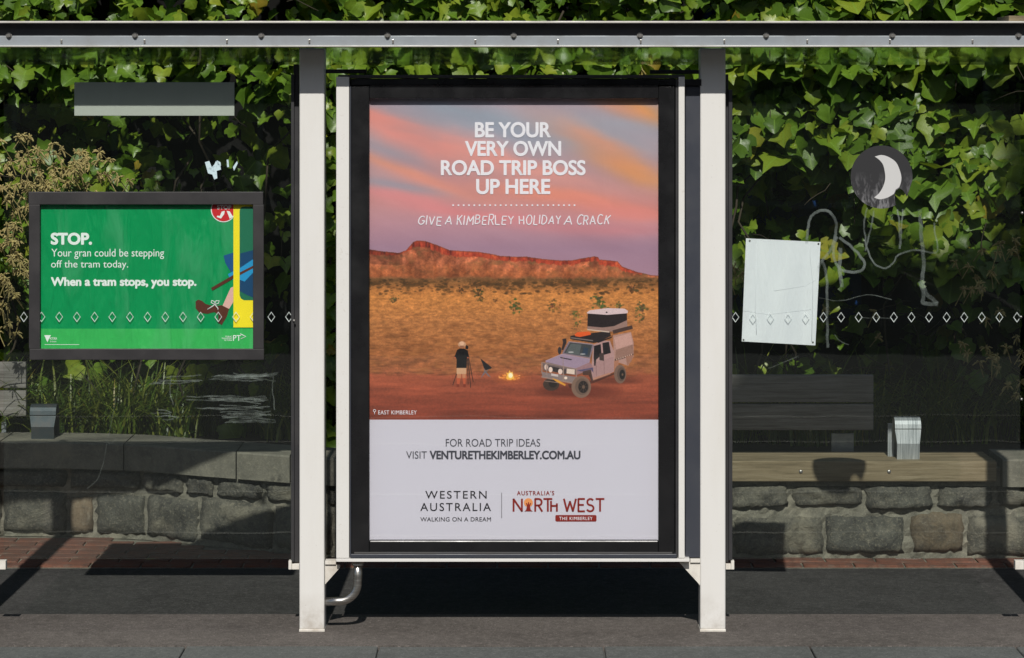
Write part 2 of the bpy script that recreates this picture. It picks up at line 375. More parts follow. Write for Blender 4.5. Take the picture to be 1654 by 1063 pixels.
def desert_picture():
    c = Canvas(595, 159, 1065, 680, 2.6); gx, gy = c.gx, c.gy; h, w_ = c.h, c.w
    # sunset sky with streaks of cloud falling to the right
    base = lerp3(gy, [(160, (168, 150, 160)), (200, (158, 158, 170)), (260, (172, 150, 158)), (320, (196, 140, 138)), (360, (186, 138, 148)), (400, (160, 125, 145)), (450, (168, 130, 148))])
    an = math.radians(17); u = (gx * math.cos(an) + gy * math.sin(an)); v = (-gx * math.sin(an) + gy * math.cos(an))
    big = fbm(900, 900, 5, 3, 5, 5); fine = fbm(900, 900, 22, 5, 4, 9)
    ui = np.clip((u - u.min()) / (u.max() - u.min()) * 899, 0, 899).astype(int); vi = np.clip((v - v.min()) / (v.max() - v.min()) * 899, 0, 899).astype(int)
    n = big[vi, ui]; f = fine[vi, ui]
    c.im[:] = base
    def band(cx, cy, ln, wd, an_, col, a):
        q = math.radians(an_); du = (gx - cx) * math.cos(q) + (gy - cy) * math.sin(q); dv = -(gx - cx) * math.sin(q) + (gy - cy) * math.cos(q)
        dv = dv + (n - .5) * wd * 1.6 + (f - .5) * wd * .8
        m = np.exp(-(du / ln) ** 2 - (dv / wd) ** 2) * (.55 + .9 * f)
        c.blend(np.clip(m, 0, 1) * a, col)
    band(680, 225, 150, 26, 14, (226, 140, 128), .95); band(600, 190, 90, 14, 10, (225, 138, 125), .8)
    band(860, 270, 130, 18, 14, (224, 148, 134), .75); band(700, 275, 140, 14, 14, (205, 140, 140), .6)
    band(640, 270, 90, 8, 20, (232, 150, 112), .7); band(720, 300, 120, 12, 16, (226, 145, 128), .7)
    band(1010, 262, 70, 17, 27, (222, 156, 74), .95); band(980, 240, 100, 26, 25, (222, 142, 108), .8)
    band(1040, 175, 50, 12, 20, (224, 152, 82), .95); band(1000, 170, 60, 12, 18, (222, 150, 118), .7)
    band(920, 320, 170, 16, 10, (228, 138, 112), .85); band(640, 318, 90, 10, 8, (215, 134, 134), .8)
    band(1030, 350, 110, 22, 8, (222, 132, 122), .8); band(760, 345, 130, 12, 6, (220, 128, 128), .7); band(960, 372, 140, 10, 4, (205, 128, 132), .6)
    band(740, 178, 110, 14, 12, (140, 158, 172), .7); band(640, 250, 70, 10, 18, (136, 148, 164), .5)
    band(850, 215, 120, 16, 12, (142, 155, 172), .65); band(640, 300, 80, 8, 8, (140, 148, 164), .6); band(1000, 215, 70, 10, 25, (150, 152, 165), .6)
    c.im += ((f - .5) * 16)[..., None]
    # mesa
    zz = lambda L: [(540 + x / 2.584, 100 + y / 2.584) for x, y in L]
    sil = zz([(130, 780), (200, 790), (270, 797), (300, 785), (330, 750), (345, 745), (380, 747), (432, 765), (480, 785), (520, 788), (560, 790), (600, 792), (650, 800), (690, 809), (760, 813), (800, 812), (870, 822), (940, 828), (990, 828), (1030, 820), (1085, 811), (1100, 813), (1106, 824), (1140, 827), (1182, 832), (1200, 853), (1260, 875), (1320, 889), (1400, 896)])
    sx = [p[0] for p in sil]; sy = [p[1] for p in sil]
    jag = (np.random.default_rng(3).random(w_) - .5) * 1.0
    top = np.interp(gx[0], sx, sy) + jag; base_y = 449 + (gx[0] - 830) * .002
    hill = (gy > top[None]) & (gy < base_y[None] + 6)
    t = (gy - top[None]) / np.maximum(base_y - top, 1)[None]
    hn = fbm(h, w_, 60, 40, 5, 21); hv = fbm(h, w_, 14, 90, 4, 22); hs = fbm(h, w_, 200, 160, 3, 23); rg_ = fbm(h, w_, 22, 26, 4, 24)
    slope = lerp3(np.clip(t + (hn - .5) * .5, 0, 1), [(0, (168, 92, 60)), (.35, (176, 100, 66)), (.7, (186, 106, 62)), (1, (176, 98, 56))])
    slope = slope * (1 + (hs[..., None] - .5) * .4 + (rg_[..., None] - .5) * .9) + ((hv - .5) * 26)[..., None] + np.array((4, -2, -4))
    ridge = np.abs(((gx + (gy - 400) * .9 * np.sign(gx - 700) + hn * 30) / 24) % 1 - .5) * 2; slope = slope * (.84 + .26 * ridge[..., None] * np.clip(1.3 - t, 0, 1)[..., None])
    green = np.clip((hn - .50) * 4, 0, 1)[..., None] * .5 * np.clip(1.2 - t[..., None], 0, 1)
    slope = slope * (1 - green) + np.array((96, 84, 48)) * green
    cl = np.interp(gx[0], [595, 640, 655, 668, 720, 800, 880, 960, 985, 1000, 1040, 1063], [9, 5, 2, 12, 11, 8, 8, 8, 10, 8, 2, 0])
    cliff = np.clip((cl[None] - (gy - top[None]) + (hv - .5) * 8) / 1.5, 0, 1) * hill
    cc = lerp3(np.clip(hv * 1.6 - .3, 0, 1), [(0, (96, 34, 26)), (.5, (176, 62, 38)), (1, (212, 92, 52))]) * (.8 + .4 * hs[..., None])
    cap = np.clip(1.6 - (gy - top[None]), 0, 1) * hill
    rgb = slope * (1 - cliff[..., None]) + cc * cliff[..., None]
    rgb = rgb * (1 - .55 * cap[..., None]) + np.array((92, 70, 44)) * .55 * cap[..., None]
    left = (gx < 650) & (t < .5); rgb = np.where(left[..., None], rgb * .78, rgb)
    c.im[:] = np.where(hill[..., None], rgb, c.im)
    # plain, grass and red dirt
    pl = np.clip((gy - base_y[None] + 4 + (hn - .5) * 14) / 5, 0, 1) * (gy > top[None] + 1)
    g1 = fbm(h, w_, 120, 60, 5, 31); g2 = fbm(h, w_, 40, 12, 5, 32); g3 = fbm(h, w_, 260, 200, 3, 33); g4 = fbm(h, w_, 60, 30, 4, 34)
    pc = lerp3(gy, [(446, (150, 92, 54)), (450, (128, 86, 48)), (456, (148, 96, 48)), (462, (172, 108, 52)), (470, (196, 122, 56)), (480, (206, 130, 60)), (500, (196, 124, 60)), (520, (186, 117, 60)), (560, (174, 106, 56)), (590, (168, 96, 52)), (601, (164, 88, 52)), (612, (152, 72, 44)), (640, (148, 66, 40)), (680, (128, 52, 34))])
    g6 = fbm(h, w_, 200, 60, 4, 36); pc = pc * (1 + (g1[..., None] - .5) * .28 + (g6[..., None] - .5) * .32 + (g3[..., None] - .5) * .3)
    dark = np.clip((g4 - .52) * 6, 0, 1) * np.clip((gy - 515) / 25, 0, 1) * np.clip((602 - gy) / 14, 0, 1)
    pc = pc * (1 - .32 * dark[..., None]) + np.array((90, 52, 26)) * .32 * dark[..., None]
    dband = np.clip((g4 + g6 - .92) * 6, 0, 1) * np.exp(-((gy - 459) / 7.) ** 2)
    pc = pc * (1 - .8 * dband[..., None]) + np.array((70, 48, 22)) * .8 * dband[..., None]
    dirt = np.clip((gy - 602 + (g2 - .5) * 12) / 5, 0, 1)
    tr = fbm(h, w_, 70, 5, 4, 35)
    dc = lerp3(gy, [(590, (166, 84, 50)), (620, (156, 74, 46)), (650, (146, 64, 40)), (680, (126, 52, 33))]) * (1 + (tr[..., None] - .5) * .5 + (g3[..., None] - .5) * .2)
    pc = pc * (1 - dirt[..., None]) + dc * dirt[..., None]
    c.im[:] = c.im * (1 - pl[..., None]) + pc * pl[..., None]
    r = random.Random(4)
    for k in range(1500):       # tufts: larger towards the viewer
        y = 478 + (r.random() ** .8) * 126; x = r.uniform(595, 1065); s_ = .8 + (y - 478) / 126 * 3.2
        col = r.choice([(196, 124, 58), (178, 104, 48), (206, 136, 70), (140, 80, 38), (110, 64, 32), (160, 98, 50)])
        c.ell(x, y, s_ * r.uniform(1.2, 2.6), s_ * r.uniform(.5, 1.), col, .16, 1.8)
        if r.random() < .5: c.ell(x, y + s_ * .7, s_ * 2, s_ * .35, (96, 54, 28), .25, 1.2)
    for k in range(420):
        x = r.uniform(595, 1065); y = 451 + r.random() ** 1.4 * 24; s_ = r.uniform(.8, 2.6)
        c.ell(x, y, s_ * 1.5, s_ * .8, r.choice([(78, 56, 26), (96, 66, 30), (62, 44, 22), (120, 74, 34)]), .6, 1.)
    def bush(x, y, s_, col, nb=26):
        for _ in range(nb):
            c.ell(x + r.gauss(0, s_ * .5), y + r.gauss(0, s_ * .45), s_ * r.uniform(.1, .28), s_ * r.uniform(.1, .2), tuple(q * r.uniform(.7, 1.25) for q in col), .75, .8)
        c.line([(x, y + s_ * .8), (x + 1, y - s_ * .2)], .5, (60, 38, 22), .8)
    for x, y, s_, col in [(832, 494, 11, (76, 84, 36)), (968, 486, 11, (70, 86, 38)), (773, 470, 9, (70, 62, 28)), (776, 483, 5, (80, 66, 30)), (637, 483, 7, (96, 84, 38)), (895, 494, 10, (110, 78, 38)), (1037, 497, 10, (92, 78, 38)), (1036, 512, 8, (92, 80, 40)), (930, 508, 8, (110, 100, 44)), (932, 524, 6, (104, 96, 42)), (975, 494, 9, (84, 90, 40)), (1000, 492, 7, (90, 88, 40)), (745, 468, 5, (70, 48, 26)), (800, 485, 4, (100, 70, 34)), (1020, 468, 8, (88, 58, 30))]:
        bush(x, y, s_, col)
    # person seen from behind with a tripod camera
    zp = lambda L: [(590 + x / 3.3755, 440 + y / 3.3755) for x, y in L]
    for a_, b_ in (((556, 425), (588, 596)), ((556, 425), (574, 628)), ((556, 425), (560, 610)), ((500, 545), (476, 614))):
        c.line(zp([a_, b_]), 1.1, (34, 22, 18), .9)
    c.poly(zp([(548, 395), (562, 402), (560, 418), (545, 416)]), (20, 16, 16))
    for a_ in ([(498, 545), (524, 545), (519, 580), (501, 580)], [(526, 545), (548, 545), (546, 580), (530, 580)]): c.poly(zp(a_), (196, 126, 84))
    for a_ in ([(498, 575), (519, 575), (512, 612), (499, 612)], [(530, 575), (547, 575), (546, 612), (534, 612)]): c.poly(zp(a_), (190, 84, 48))
    for x in (503, 539): c.poly(zp([(x - 6, 608), (x + 8, 608), (x + 9, 624), (x - 6, 624)]), (128, 48, 28))
    c.poly(zp([(497, 514), (550, 514), (550, 552), (497, 552)]), (206, 158, 116))
    c.poly(zp([(500, 422), (515, 414), (538, 414), (556, 424), (566, 458), (566, 470), (554, 470), (552, 520), (496, 520), (498, 470), (484, 464)]), (14, 12, 14))
    for x in (489, 559): c.ell(590 + x / 3.3755, 440 + 464 / 3.3755, 1.4, 1.2, (196, 96, 60))
    c.ell(590 + 527 / 3.3755, 440 + 392 / 3.3755, 6.6, 4.9, (196, 146, 108)); c.ell(590 + 526 / 3.3755, 440 + 386 / 3.3755, 4, 3.4, (224, 176, 138))
    c.ell(590 + 526 / 3.3755, 440 + 405 / 3.3755, 4.2, 1.8, (150, 98, 70))
    # camp chair, fire ring and fire
    c.poly(zp([(627, 468), (640, 478), (690, 518), (684, 524), (655, 532), (646, 520), (640, 500)]), (26, 24, 26))
    for a_, b_ in (((655, 530), (632, 572)), ((655, 540), (682, 570)), ((670, 528), (640, 560)), ((645, 525), (672, 566))): c.line(zp([a_, b_]), 1., (96, 108, 122), .9)
    for k in range(46):
        a_ = r.random() * 6.28; c.ell(824.5 + math.cos(a_) * r.uniform(11, 20), 609 + math.sin(a_) * 4, r.uniform(1, 2), r.uniform(.8, 1.4), r.choice([(226, 120, 48), (240, 150, 72), (176, 80, 38), (110, 44, 24), (248, 170, 90)]), .95, .6)
    c.ell(824, 609, 24, 9, (255, 130, 40), .25, 9); c.ell(824, 609, 12, 5, (255, 160, 50), .6, 4)
    c.poly(zp([(768, 578), (772, 556), (768, 545), (780, 548), (786, 530), (792, 545), (802, 540), (806, 560), (812, 578), (790, 586)]), (255, 190, 60), .95)
    c.ell(824.5, 606, 3.6, 4.2, (255, 250, 200), .95, 2)
    # four wheel drive with a roof tent
    K = 5.315; zc = lambda L: [(860 + x / K, 470 + y / K) for x, y in L]
    def q(L, col, a=1., tex=14): c.poly(zc(L), col, a, .35, tex)
    def e(x, y, rx, ry, col, a=1., so=.5, ro=0): c.ell(860 + x / K, 470 + y / K, rx / K, ry / K, col, a, so, ro)
    e(400, 860, 340, 50, (84, 30, 18), .55, 6); e(700, 770, 220, 30, (84, 34, 20), .5, 5)
    e(160, 800, 70, 55, (62, 46, 36)); e(175, 795, 36, 32, (34, 26, 22))
    q([(690, 380), (845, 350), (868, 440), (868, 560), (820, 640), (700, 600)], (176, 134, 120)); q([(700, 400), (840, 358), (860, 455), (720, 500)], (196, 150, 136))
    q([(715, 505), (862, 458), (866, 530), (708, 600)], (150, 112, 96)); q([(705, 585), (866, 535), (866, 550), (705, 602)], (84, 60, 50))
    for i in range(8): q([(718 + i * 18, 583 - i * 6), (728 + i * 18, 579 - i * 6), (728 + i * 18, 590 - i * 6), (718 + i * 18, 594 - i * 6)], (210, 170, 150))
    q([(700, 600), (740, 590), (735, 700), (705, 700)], (170, 112, 82)); q([(800, 560), (868, 545), (850, 600), (812, 640)], (158, 110, 88))
    q([(510, 600), (520, 460), (600, 425), (665, 425), (700, 520), (700, 690), (640, 720), (510, 770), (500, 690)], (176, 136, 130))
    q([(528, 470), (585, 455), (592, 545), (545, 590), (524, 580)], (30, 26, 28)); q([(600, 445), (655, 435), (672, 530), (608, 548)], (34, 30, 30))
    q([(520, 620), (695, 560), (697, 690), (520, 745)], (162, 124, 122), .6); q([(520, 745), (660, 700), (672, 716), (520, 770)], (182, 126, 100))
    q([(310, 432), (520, 455), (528, 470), (495, 575), (255, 540), (260, 520)], (128, 112, 122)); q([(322, 440), (512, 462), (488, 566), (270, 530)], (62, 66, 68))
    q([(330, 450), (420, 458), (400, 548), (285, 528)], (92, 100, 98), .8); q([(440, 480), (480, 490), (470, 548), (425, 540)], (44, 62, 84), .8)
    e(330, 524, 24, 7, (190, 190, 186), .8); e(430, 540, 24, 6, (180, 180, 180), .8)
    q([(110, 598), (250, 540), (495, 580), (490, 612), (360, 668), (120, 630)], (154, 132, 152)); q([(235, 565), (340, 585), (330, 592), (240, 574)], (36, 30, 36))
    q([(360, 668), (492, 612), (515, 640), (520, 690), (430, 700), (375, 720)], (150, 112, 116)); q([(380, 680), (520, 655), (522, 700), (500, 670), (420, 690)], (84, 78, 108))
    q([(85, 620), (125, 610), (370, 668), (372, 720), (95, 680)], (110, 92, 90)); q([(140, 640), (285, 672), (283, 715), (140, 680)], (44, 38, 40))
    for i in range(5): c.line(zc([(145 + i * 28, 645 + i * 6), (145 + i * 28, 708 + i * 2)]), .5, (90, 78, 76), .8)
    q([(120, 700), (370, 735), (366, 742), (120, 708)], (60, 50, 48), .7); q([(300, 800), (520, 765), (700, 700), (700, 716), (520, 790), (320, 830)], (48, 22, 16), .55)
    c.line(zc([(545, 590), (548, 730)]), .5, (96, 70, 70), .8); c.line(zc([(612, 560), (616, 712)]), .5, (96, 70, 70), .8); c.line(zc([(110, 598), (250, 540), (495, 580)]), .5, (196, 176, 190), .8); c.line(zc([(310, 432), (520, 455)]), .7, (190, 168, 172), .8)
    e(117, 652, 16, 24, (214, 186, 168)); e(155, 674, 17, 24, (232, 206, 188)); e(238, 690, 19, 24, (226, 200, 184)); q([(295, 664), (362, 672), (362, 715), (292, 706)], (218, 196, 176))
    q([(75, 690), (120, 700), (370, 735), (372, 790), (260, 780), (85, 735)], (132, 116, 112)); q([(160, 705), (220, 715), (220, 735), (160, 726)], (196, 184, 178))
    for a_, b_, w_l in (((80, 610), (80, 700), 9), ((124, 612), (120, 720), 9), ((262, 560), (262, 770), 5), ((268, 640), (266, 760), 10), ((378, 665), (374, 780), 9), ((85, 612), (378, 668), 7), ((76, 735), (370, 795), 12), ((100, 770), (255, 790), 6)):
        c.line(zc([a_, b_]), w_l / K, (150, 124, 112), .95)
    q([(165, 745), (215, 760), (285, 800), (280, 815), (200, 775)], (222, 150, 44)); e(285, 745, 14, 12, (236, 214, 190))
    e(418, 822, 84, 94, (126, 98, 80)); e(425, 820, 60, 72, (104, 82, 68)); e(435, 822, 42, 52, (30, 24, 22)); e(437, 822, 12, 15, (110, 84, 66))
    for i in range(8): a_ = i * .785; c.line(zc([(436 + 12 * math.cos(a_), 822 + 14 * math.sin(a_)), (436 + 38 * math.cos(a_), 822 + 46 * math.sin(a_))]), .9, (84, 66, 54), .9)
    e(752, 712, 52, 80, (118, 90, 74)); e(762, 714, 36, 60, (94, 74, 62)); e(770, 716, 24, 42, (30, 24, 22)); e(772, 716, 8, 12, (104, 80, 62))
    q([(430, 690), (500, 672), (520, 765), (505, 770), (480, 720), (430, 720)], (58, 40, 34), .8)
    q([(325, 385), (350, 380), (665, 340), (672, 385), (560, 440), (525, 445), (325, 412)], (40, 34, 34)); q([(330, 395), (520, 420), (518, 430), (330, 405)], (140, 124, 116), .8)
    q([(362, 370), (385, 352), (485, 346), (502, 362), (500, 374), (405, 394), (365, 386)], (232, 88, 30)); c.line(zc([(560, 440), (680, 395)]), 2, (36, 30, 30))
    q([(470, 320), (660, 340), (660, 356), (470, 334)], (206, 182, 160)); q([(474, 192), (810, 190), (812, 300), (700, 330), (470, 318)], (38, 30, 30), 1, 10)
    q([(470, 300), (600, 312), (700, 300), (812, 248), (815, 320), (700, 350), (470, 325)], (150, 118, 106)); q([(465, 185), (490, 165), (640, 145), (790, 150), (820, 170), (815, 190), (640, 204), (470, 192)], (214, 190, 190))
    e(636, 182, 7, 6, (30, 26, 26)); c.line(zc([(690, 352), (858, 308)]), 6, (72, 52, 46)); q([(255, 410), (290, 405), (292, 440), (262, 510), (248, 500), (262, 440)], (52, 42, 40))
    e(232, 510, 15, 32, (52, 48, 50)); q([(572, 535), (612, 530), (612, 598), (575, 592)], (66, 52, 48)); q([(525, 560), (545, 580), (540, 640), (530, 640)], (26, 22, 24))
    gr_ = c.im.mean(-1, keepdims=True); land = np.clip((gy - 445) / 4, 0, 1)[..., None]
    c.im = c.im + (gr_ - c.im) * (.08 + .03 * land); c.im += (np.random.default_rng(77).normal(0, 3.2, (h, w_, 1))).astype(np.float32)
    return c.image('desert_print')
M['rail'] = painted('rail', (.10, .09, .08), .45, .2, (.08, .05, .03), 8, .05, .4)
# ------------------------------------------------------------------ ground, road and the far side of the street
def sheet(name, x0, x1, y0, y1, z, mat, nx=1):
    me = bpy.data.meshes.new(name); me.from_pydata([(x0, y0, z), (x1, y0, z), (x1, y1, z), (x0, y1, z)], [], [(0, 1, 2, 3)])
    return link(name, me, mat, None, 'structure')
sheet('ground', -400, 400, -400, 400, -.16, M['bare_ground'])
sheet('road', -60, 60, -14.5, -.58, -.13, M['road'])
YK = GY(1043); YS = GY(992)
def slab(name, x0, x1, y0, y1, z0, z1, mat): return box(name, x0, x1, y0, y1, z0, z1, mat, None, 0, 'structure')
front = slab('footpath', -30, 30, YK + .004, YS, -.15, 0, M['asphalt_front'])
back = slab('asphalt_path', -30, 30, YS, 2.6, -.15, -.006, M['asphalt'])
slab('far_footpath', -60, 60, -19, -14.5, -.15, .0, M['asphalt_front'])
for i, y in enumerate((-3.2, -4.65, -6.9, -8.35)):
    r_ = slab('tram_rail', -60, 60, y, y + .05, -.15, -.126, M['rail'])
kerb = slab('kerb', -30, 30, YK - .31, YK - .012, -.159, -.02, M['kerb'])
xs = [X(p, YK) for p in (-330, -40, 300, 612, 975, 1308, 1640, 1980)]
for a, b in zip(xs[:-1], xs[1:]):
    box('kerb_stone', a + .003, b - .003, YK - .315, YK, -.05, random.uniform(-.004, .0), M['kerb'], kerb, .006)

# brick edging set flat in front of the walls
WP = [(-500, 2.42), (-50, 2.37), (120, 2.33), (230, 2.25), (320, 2.08), (400, 1.95), (470, 1.84), (535, 1.75), (600, 1.71), (5000, 1.71)]
def YW(px):
    for (a, ya), (b, yb_) in zip(WP[:-1], WP[1:]):
        if px <= b: return ya + (yb_ - ya) * max(0, (px - a)) / (b - a)
YWL, YWR = 2.33, 1.71
def YWx(x):        # wall face depth at world x
    p = PXC + x * FPX / (D + 2)
    for _ in range(4): p = PXC + x * FPX / (D + YW(p))
    return YW(p)
paving = slab('brick_paving', -3.4, 3.4, GY(916), YWL + .3, -.149, -.004, M['mortar'])
bme = {}
def brick_mesh(k):
    if k not in bme:
        bm = bmesh.new(); bx(bm, -.112, .112, -.052, .052, -.03, .0, .004)
        for v in bm.verts:
            v.co += Vector((random.uniform(-1, 1), random.uniform(-1, 1), random.uniform(-.5, .5))) * .0025
        bmesh.ops.recalc_face_normals(bm, faces=bm.faces)
        me = bm_mesh(bm, 'brick'); me.materials.append(M['brick']); bme[k] = me
    return bme[k]
def brick(x, y, rot=0):
    o = bpy.data.objects.new('brick', brick_mesh(random.randrange(6))); COL.objects.link(o)
    o.location = (x, y, .004 + random.uniform(-.002, .002)); o.rotation_euler = (random.gauss(0, .006), random.gauss(0, .01), rot + random.gauss(0, .01))
    adopt(o, paving)
for row in range(7):
    y = GY(916) + .058 + row * .116
    for i in range(-12, 13):
        x = i * .234 + (row % 2) * .117 + .05
        if y > YWx(x) - .02: continue
        if abs(x) > 2.75: continue
        brick(x, y)

# ------------------------------------------------------------------ stone walls: each stone its own block in a mortar bed
def stone_block(px0, px1, z0, z1, off, parent, mat, bulge=.012, seed=0, cut=.12):
    "one rough-faced stone following the line of the wall; columns in photo pixels, heights in metres"
    r = random.Random(seed * 77 + int(px0) + int(z0 * 1000) * 3)
    nx, nz = 12, 7; V = []; F = []
    ph = [r.uniform(0, 6.28) for _ in range(8)]; tx, tz = r.gauss(0, .008), r.gauss(0, .008)
    sk = [r.gauss(0, .05) for _ in range(4)]
    for layer in range(2):
        for j in range(nz + 1):
            for i in range(nx + 1):
                u, v = i / nx * 2 - 1, j / nz * 2 - 1
                cu = 1 - cut * max(0, abs(v) - .5) ** 2 * 1.2; cv = 1 - cut * max(0, abs(u) - .5) ** 2 * 2
                p = (px0 + px1) / 2 + (u * cu + sk[0] * v * .3) * (px1 - px0) / 2; Yb = YW(p) - off; xx = X(p, Yb)
                zz = (z0 + z1) / 2 + (v * cv + sk[1] * u) * (z1 - z0) / 2
                edge = max(abs(u), abs(v))
                if edge > .99:
                    xx += r.gauss(0, .004); zz += r.gauss(0, .004)
                if layer == 0:
                    yy = Yb - bulge * (1 - edge ** 6) - .010 + tx * u + tz * v + .006 * math.sin(u * 4 + ph[0]) * math.sin(v * 3 + ph[1]) + .004 * math.sin(u * 9 + ph[2] + v * 5) + r.gauss(0, .0035)
                    if edge > .99: yy = Yb + .008
                else: yy = Yb + .12
                V.append((xx, yy, zz))
    n1 = (nx + 1) * (nz + 1)
    for j in range(nz):
        for i in range(nx):
            a = j * (nx + 1) + i; F.append((a, a + 1, a + nx + 2, a + nx + 1))
    ring = [i for i in range(nx + 1)] + [(j + 1) * (nx + 1) + nx for j in range(nz)] + [nz * (nx + 1) + i for i in range(nx - 1, -1, -1)] + [j * (nx + 1) for j in range(nz - 1, 0, -1)]
    for k in range(len(ring)):
        a, b = ring[k], ring[(k + 1) % len(ring)]; F.append((b, a, a + n1, b + n1))
    me = bpy.data.meshes.new('stone'); me.from_pydata(V, [], F); me.materials.append(mat)
    return link('stone', me, None, parent, None, True)
wl = thing('stone_wall', 'long low bluestone wall with thick mortar joints, curving back behind the left glass panel', 'stone wall', (0, YWR + .2, 0))
def run(px0, px1, step, f0, f1, z0, z1, name, mat, jit=0):
    "a strip that follows the wall: front surface, top and back"
    n = int((px1 - px0) / step); r = random.Random(5); V = []; F = []; nz = max(2, int((z1 - z0) / .025))
    for i in range(n + 1):
        p = px0 + (px1 - px0) * i / n; Y = YW(p)
        for j in range(nz + 1): V.append((X(p, Y), Y + f0 + r.gauss(0, jit), z0 + (z1 - z0) * j / nz))
        V.append((X(p, Y), Y + f1, z1)); V.append((X(p, Y), Y + f1, z0))
    m = nz + 3
    for i in range(n):
        for j in range(m): a = i * m + j; b = i * m + (j + 1) % m; F.append((a, a + m, b + m, b))
    F.append(tuple(range(m))); F.append(tuple(n * m + j for j in range(m))[::-1])
    me = bpy.data.meshes.new(name); me.from_pydata(V, [], F)
    bm = bmesh.new(); bm.from_mesh(me); bmesh.ops.recalc_face_normals(bm, faces=bm.faces); bm.to_mesh(me); bm.free()
    return link(name, me, mat, wl, None, False)
run(-500, 2200, 9, .012, .30, 0, .338, 'mortar', M['mortar'], .004)
def zr(y, Y): return Z(y, Y)
lo = [(-490, -400), (-388, -300), (-290, -205), (-190, -90), (-75, 0), (8, 106), (158, 232), (240, 318), (326, 438), (447, 535), (545, 640), (650, 740), (750, 850), (862, 960), (972, 1080), (1092, 1180), (1190, 1328), (1337, 1458), (1566, 1700), (1712, 1840), (1850, 1970), (1985, 2080)]
for a, b in lo:
    z1 = .228 if a < 600 else zr(832, YWR)
    stone_block(a - 2, b + 2, .012 + random.uniform(0, .012), z1 + random.uniform(-.012, .004), 0, wl, M['stone'], .008, 1, .06)
stone_block(112, 150, .02, .20, 0, wl, M['stone_warm'], .008, 2); stone_block(1472, 1556, .03, .21, 0, wl, M['stone_warm'], .012, 6, .25)
up_ = [(-490, -380), (-370, -290), (-280, -160), (-150, -30), (-20, 108), (114, 226), (232, 296), (302, 345), (352, 424), (430, 520), (528, 620), (630, 740), (750, 850), (860, 960), (970, 1080), (1090, 1176), (1182, 1272), (1282, 1392), (1400, 1506), (1516, 1602), (1612, 1700), (1710, 1820), (1830, 1930), (1940, 2080)]
for i, (a, b) in enumerate(up_):
    z0 = .248 if a < 600 else zr(822 - (i % 3) * 3, YWR); z1 = .325 if a < 600 else zr(784 + (i % 2) * 3, YWR)
    stone_block(a, b, z0 - .004, z1 + .004, .002, wl, M['stone'], .009, 3, .12)
def coping(p0, p1):
    V, F = [], []; n = 6
    for i in range(n + 1):
        p = p0 + (p1 - p0) * i / n; Y = YW(p); x_ = X(p, Y)
        V += [(x_, Y - .045, .342), (x_, Y - .045, .462), (x_, Y - .037, .470), (x_, Y + .33, .470), (x_, Y + .33, .342)]
    for i in range(n):
        for j in range(5): a = i * 5 + j; b = i * 5 + (j + 1) % 5; F.append((a, a + 5, b + 5, b))
    F += [(0, 1, 2, 3, 4), tuple(n * 5 + j for j in (4, 3, 2, 1, 0))]
    me = bpy.data.meshes.new('coping'); me.from_pydata(V, [], F)
    bm = bmesh.new(); bm.from_mesh(me); bmesh.ops.recalc_face_normals(bm, faces=bm.faces); bm.to_mesh(me); bm.free()
    return link('coping', me, M['coping'], wl)
cps = [-500, -330, -160, 2, 202, 383, 470, 560, 700, 850]
for a, b in zip(cps[:-1], cps[1:]): coping(a + 1, b - 1)
coping(1617, 1800); coping(1802, 2000); coping(2002, 2190)
run(852, 1616, 20, .0, .30, .340, .425, 'wall_top', M['mortar'], .003)

# garden soil behind the walls, rear wall
slab('garden_bed', -7, 7, 2.66, 3.8, -.15, .40, M['soil'])
slab('planter_soil', -.95, 7, YWR + .29, 2.658, -.149, .405, M['soil'])
slab('planter_soil', -1.6, -.952, 2.3, 2.657, -.149, .398, M['soil'])
rw = box('rear_wall', -8, 8, 3.82, 4.05, -.15, 3.9, M['rear_wall'], None, .01)
tag(rw, 'rendered wall with blue graffiti behind the creeper, coloured near-black for deep shade', 'wall')

# ------------------------------------------------------------------ timber bench on the right wall
bn = thing('timber_bench', 'timber bench with two backrest boards and curved steel armrest behind the right panel', 'bench', (1.5, 1.6, .4))
ys = 1.665
seat = box('seat', X(1010, ys), X(1610, ys), ys, ys + .15, Z(778, ys), Z(745, ys), M['wood'], bn, .005)
for i in range(3): box('seat_board', X(1010, ys), X(1610, ys), ys + .155 + i * .075, ys + .224 + i * .075, Z(774, ys), Z(746.5, ys), M['wood'], bn, .003)
yb = ys + .40
for a, b in ((606, 650), (653, 695)):
    pbox('backrest_board', 1000, 1411, a, b, yb, .04, M['wood_grey'], bn, .004)
pbox('backrest_bracket', 1343, 1379, 700, 745, yb + .045, .012, M['galv'], bn, .002)
pbox('backrest_bracket', 1100, 1136, 700, 745, yb + .045, .012, M['galv'], bn, .002)
for px in (1120, 1293.5, 1436):
    bm = bmesh.new(); bmesh.ops.create_uvsphere(bm, u_segments=12, v_segments=8, radius=.0095)
    me = bm_mesh(bm, 'bolt'); me.materials.append(M['bolt'])
    o = link('bolt', me, None, None, None, True); o.location = P(px, 762, ys); o.scale = (1, .6, 1); adopt(o, seat)
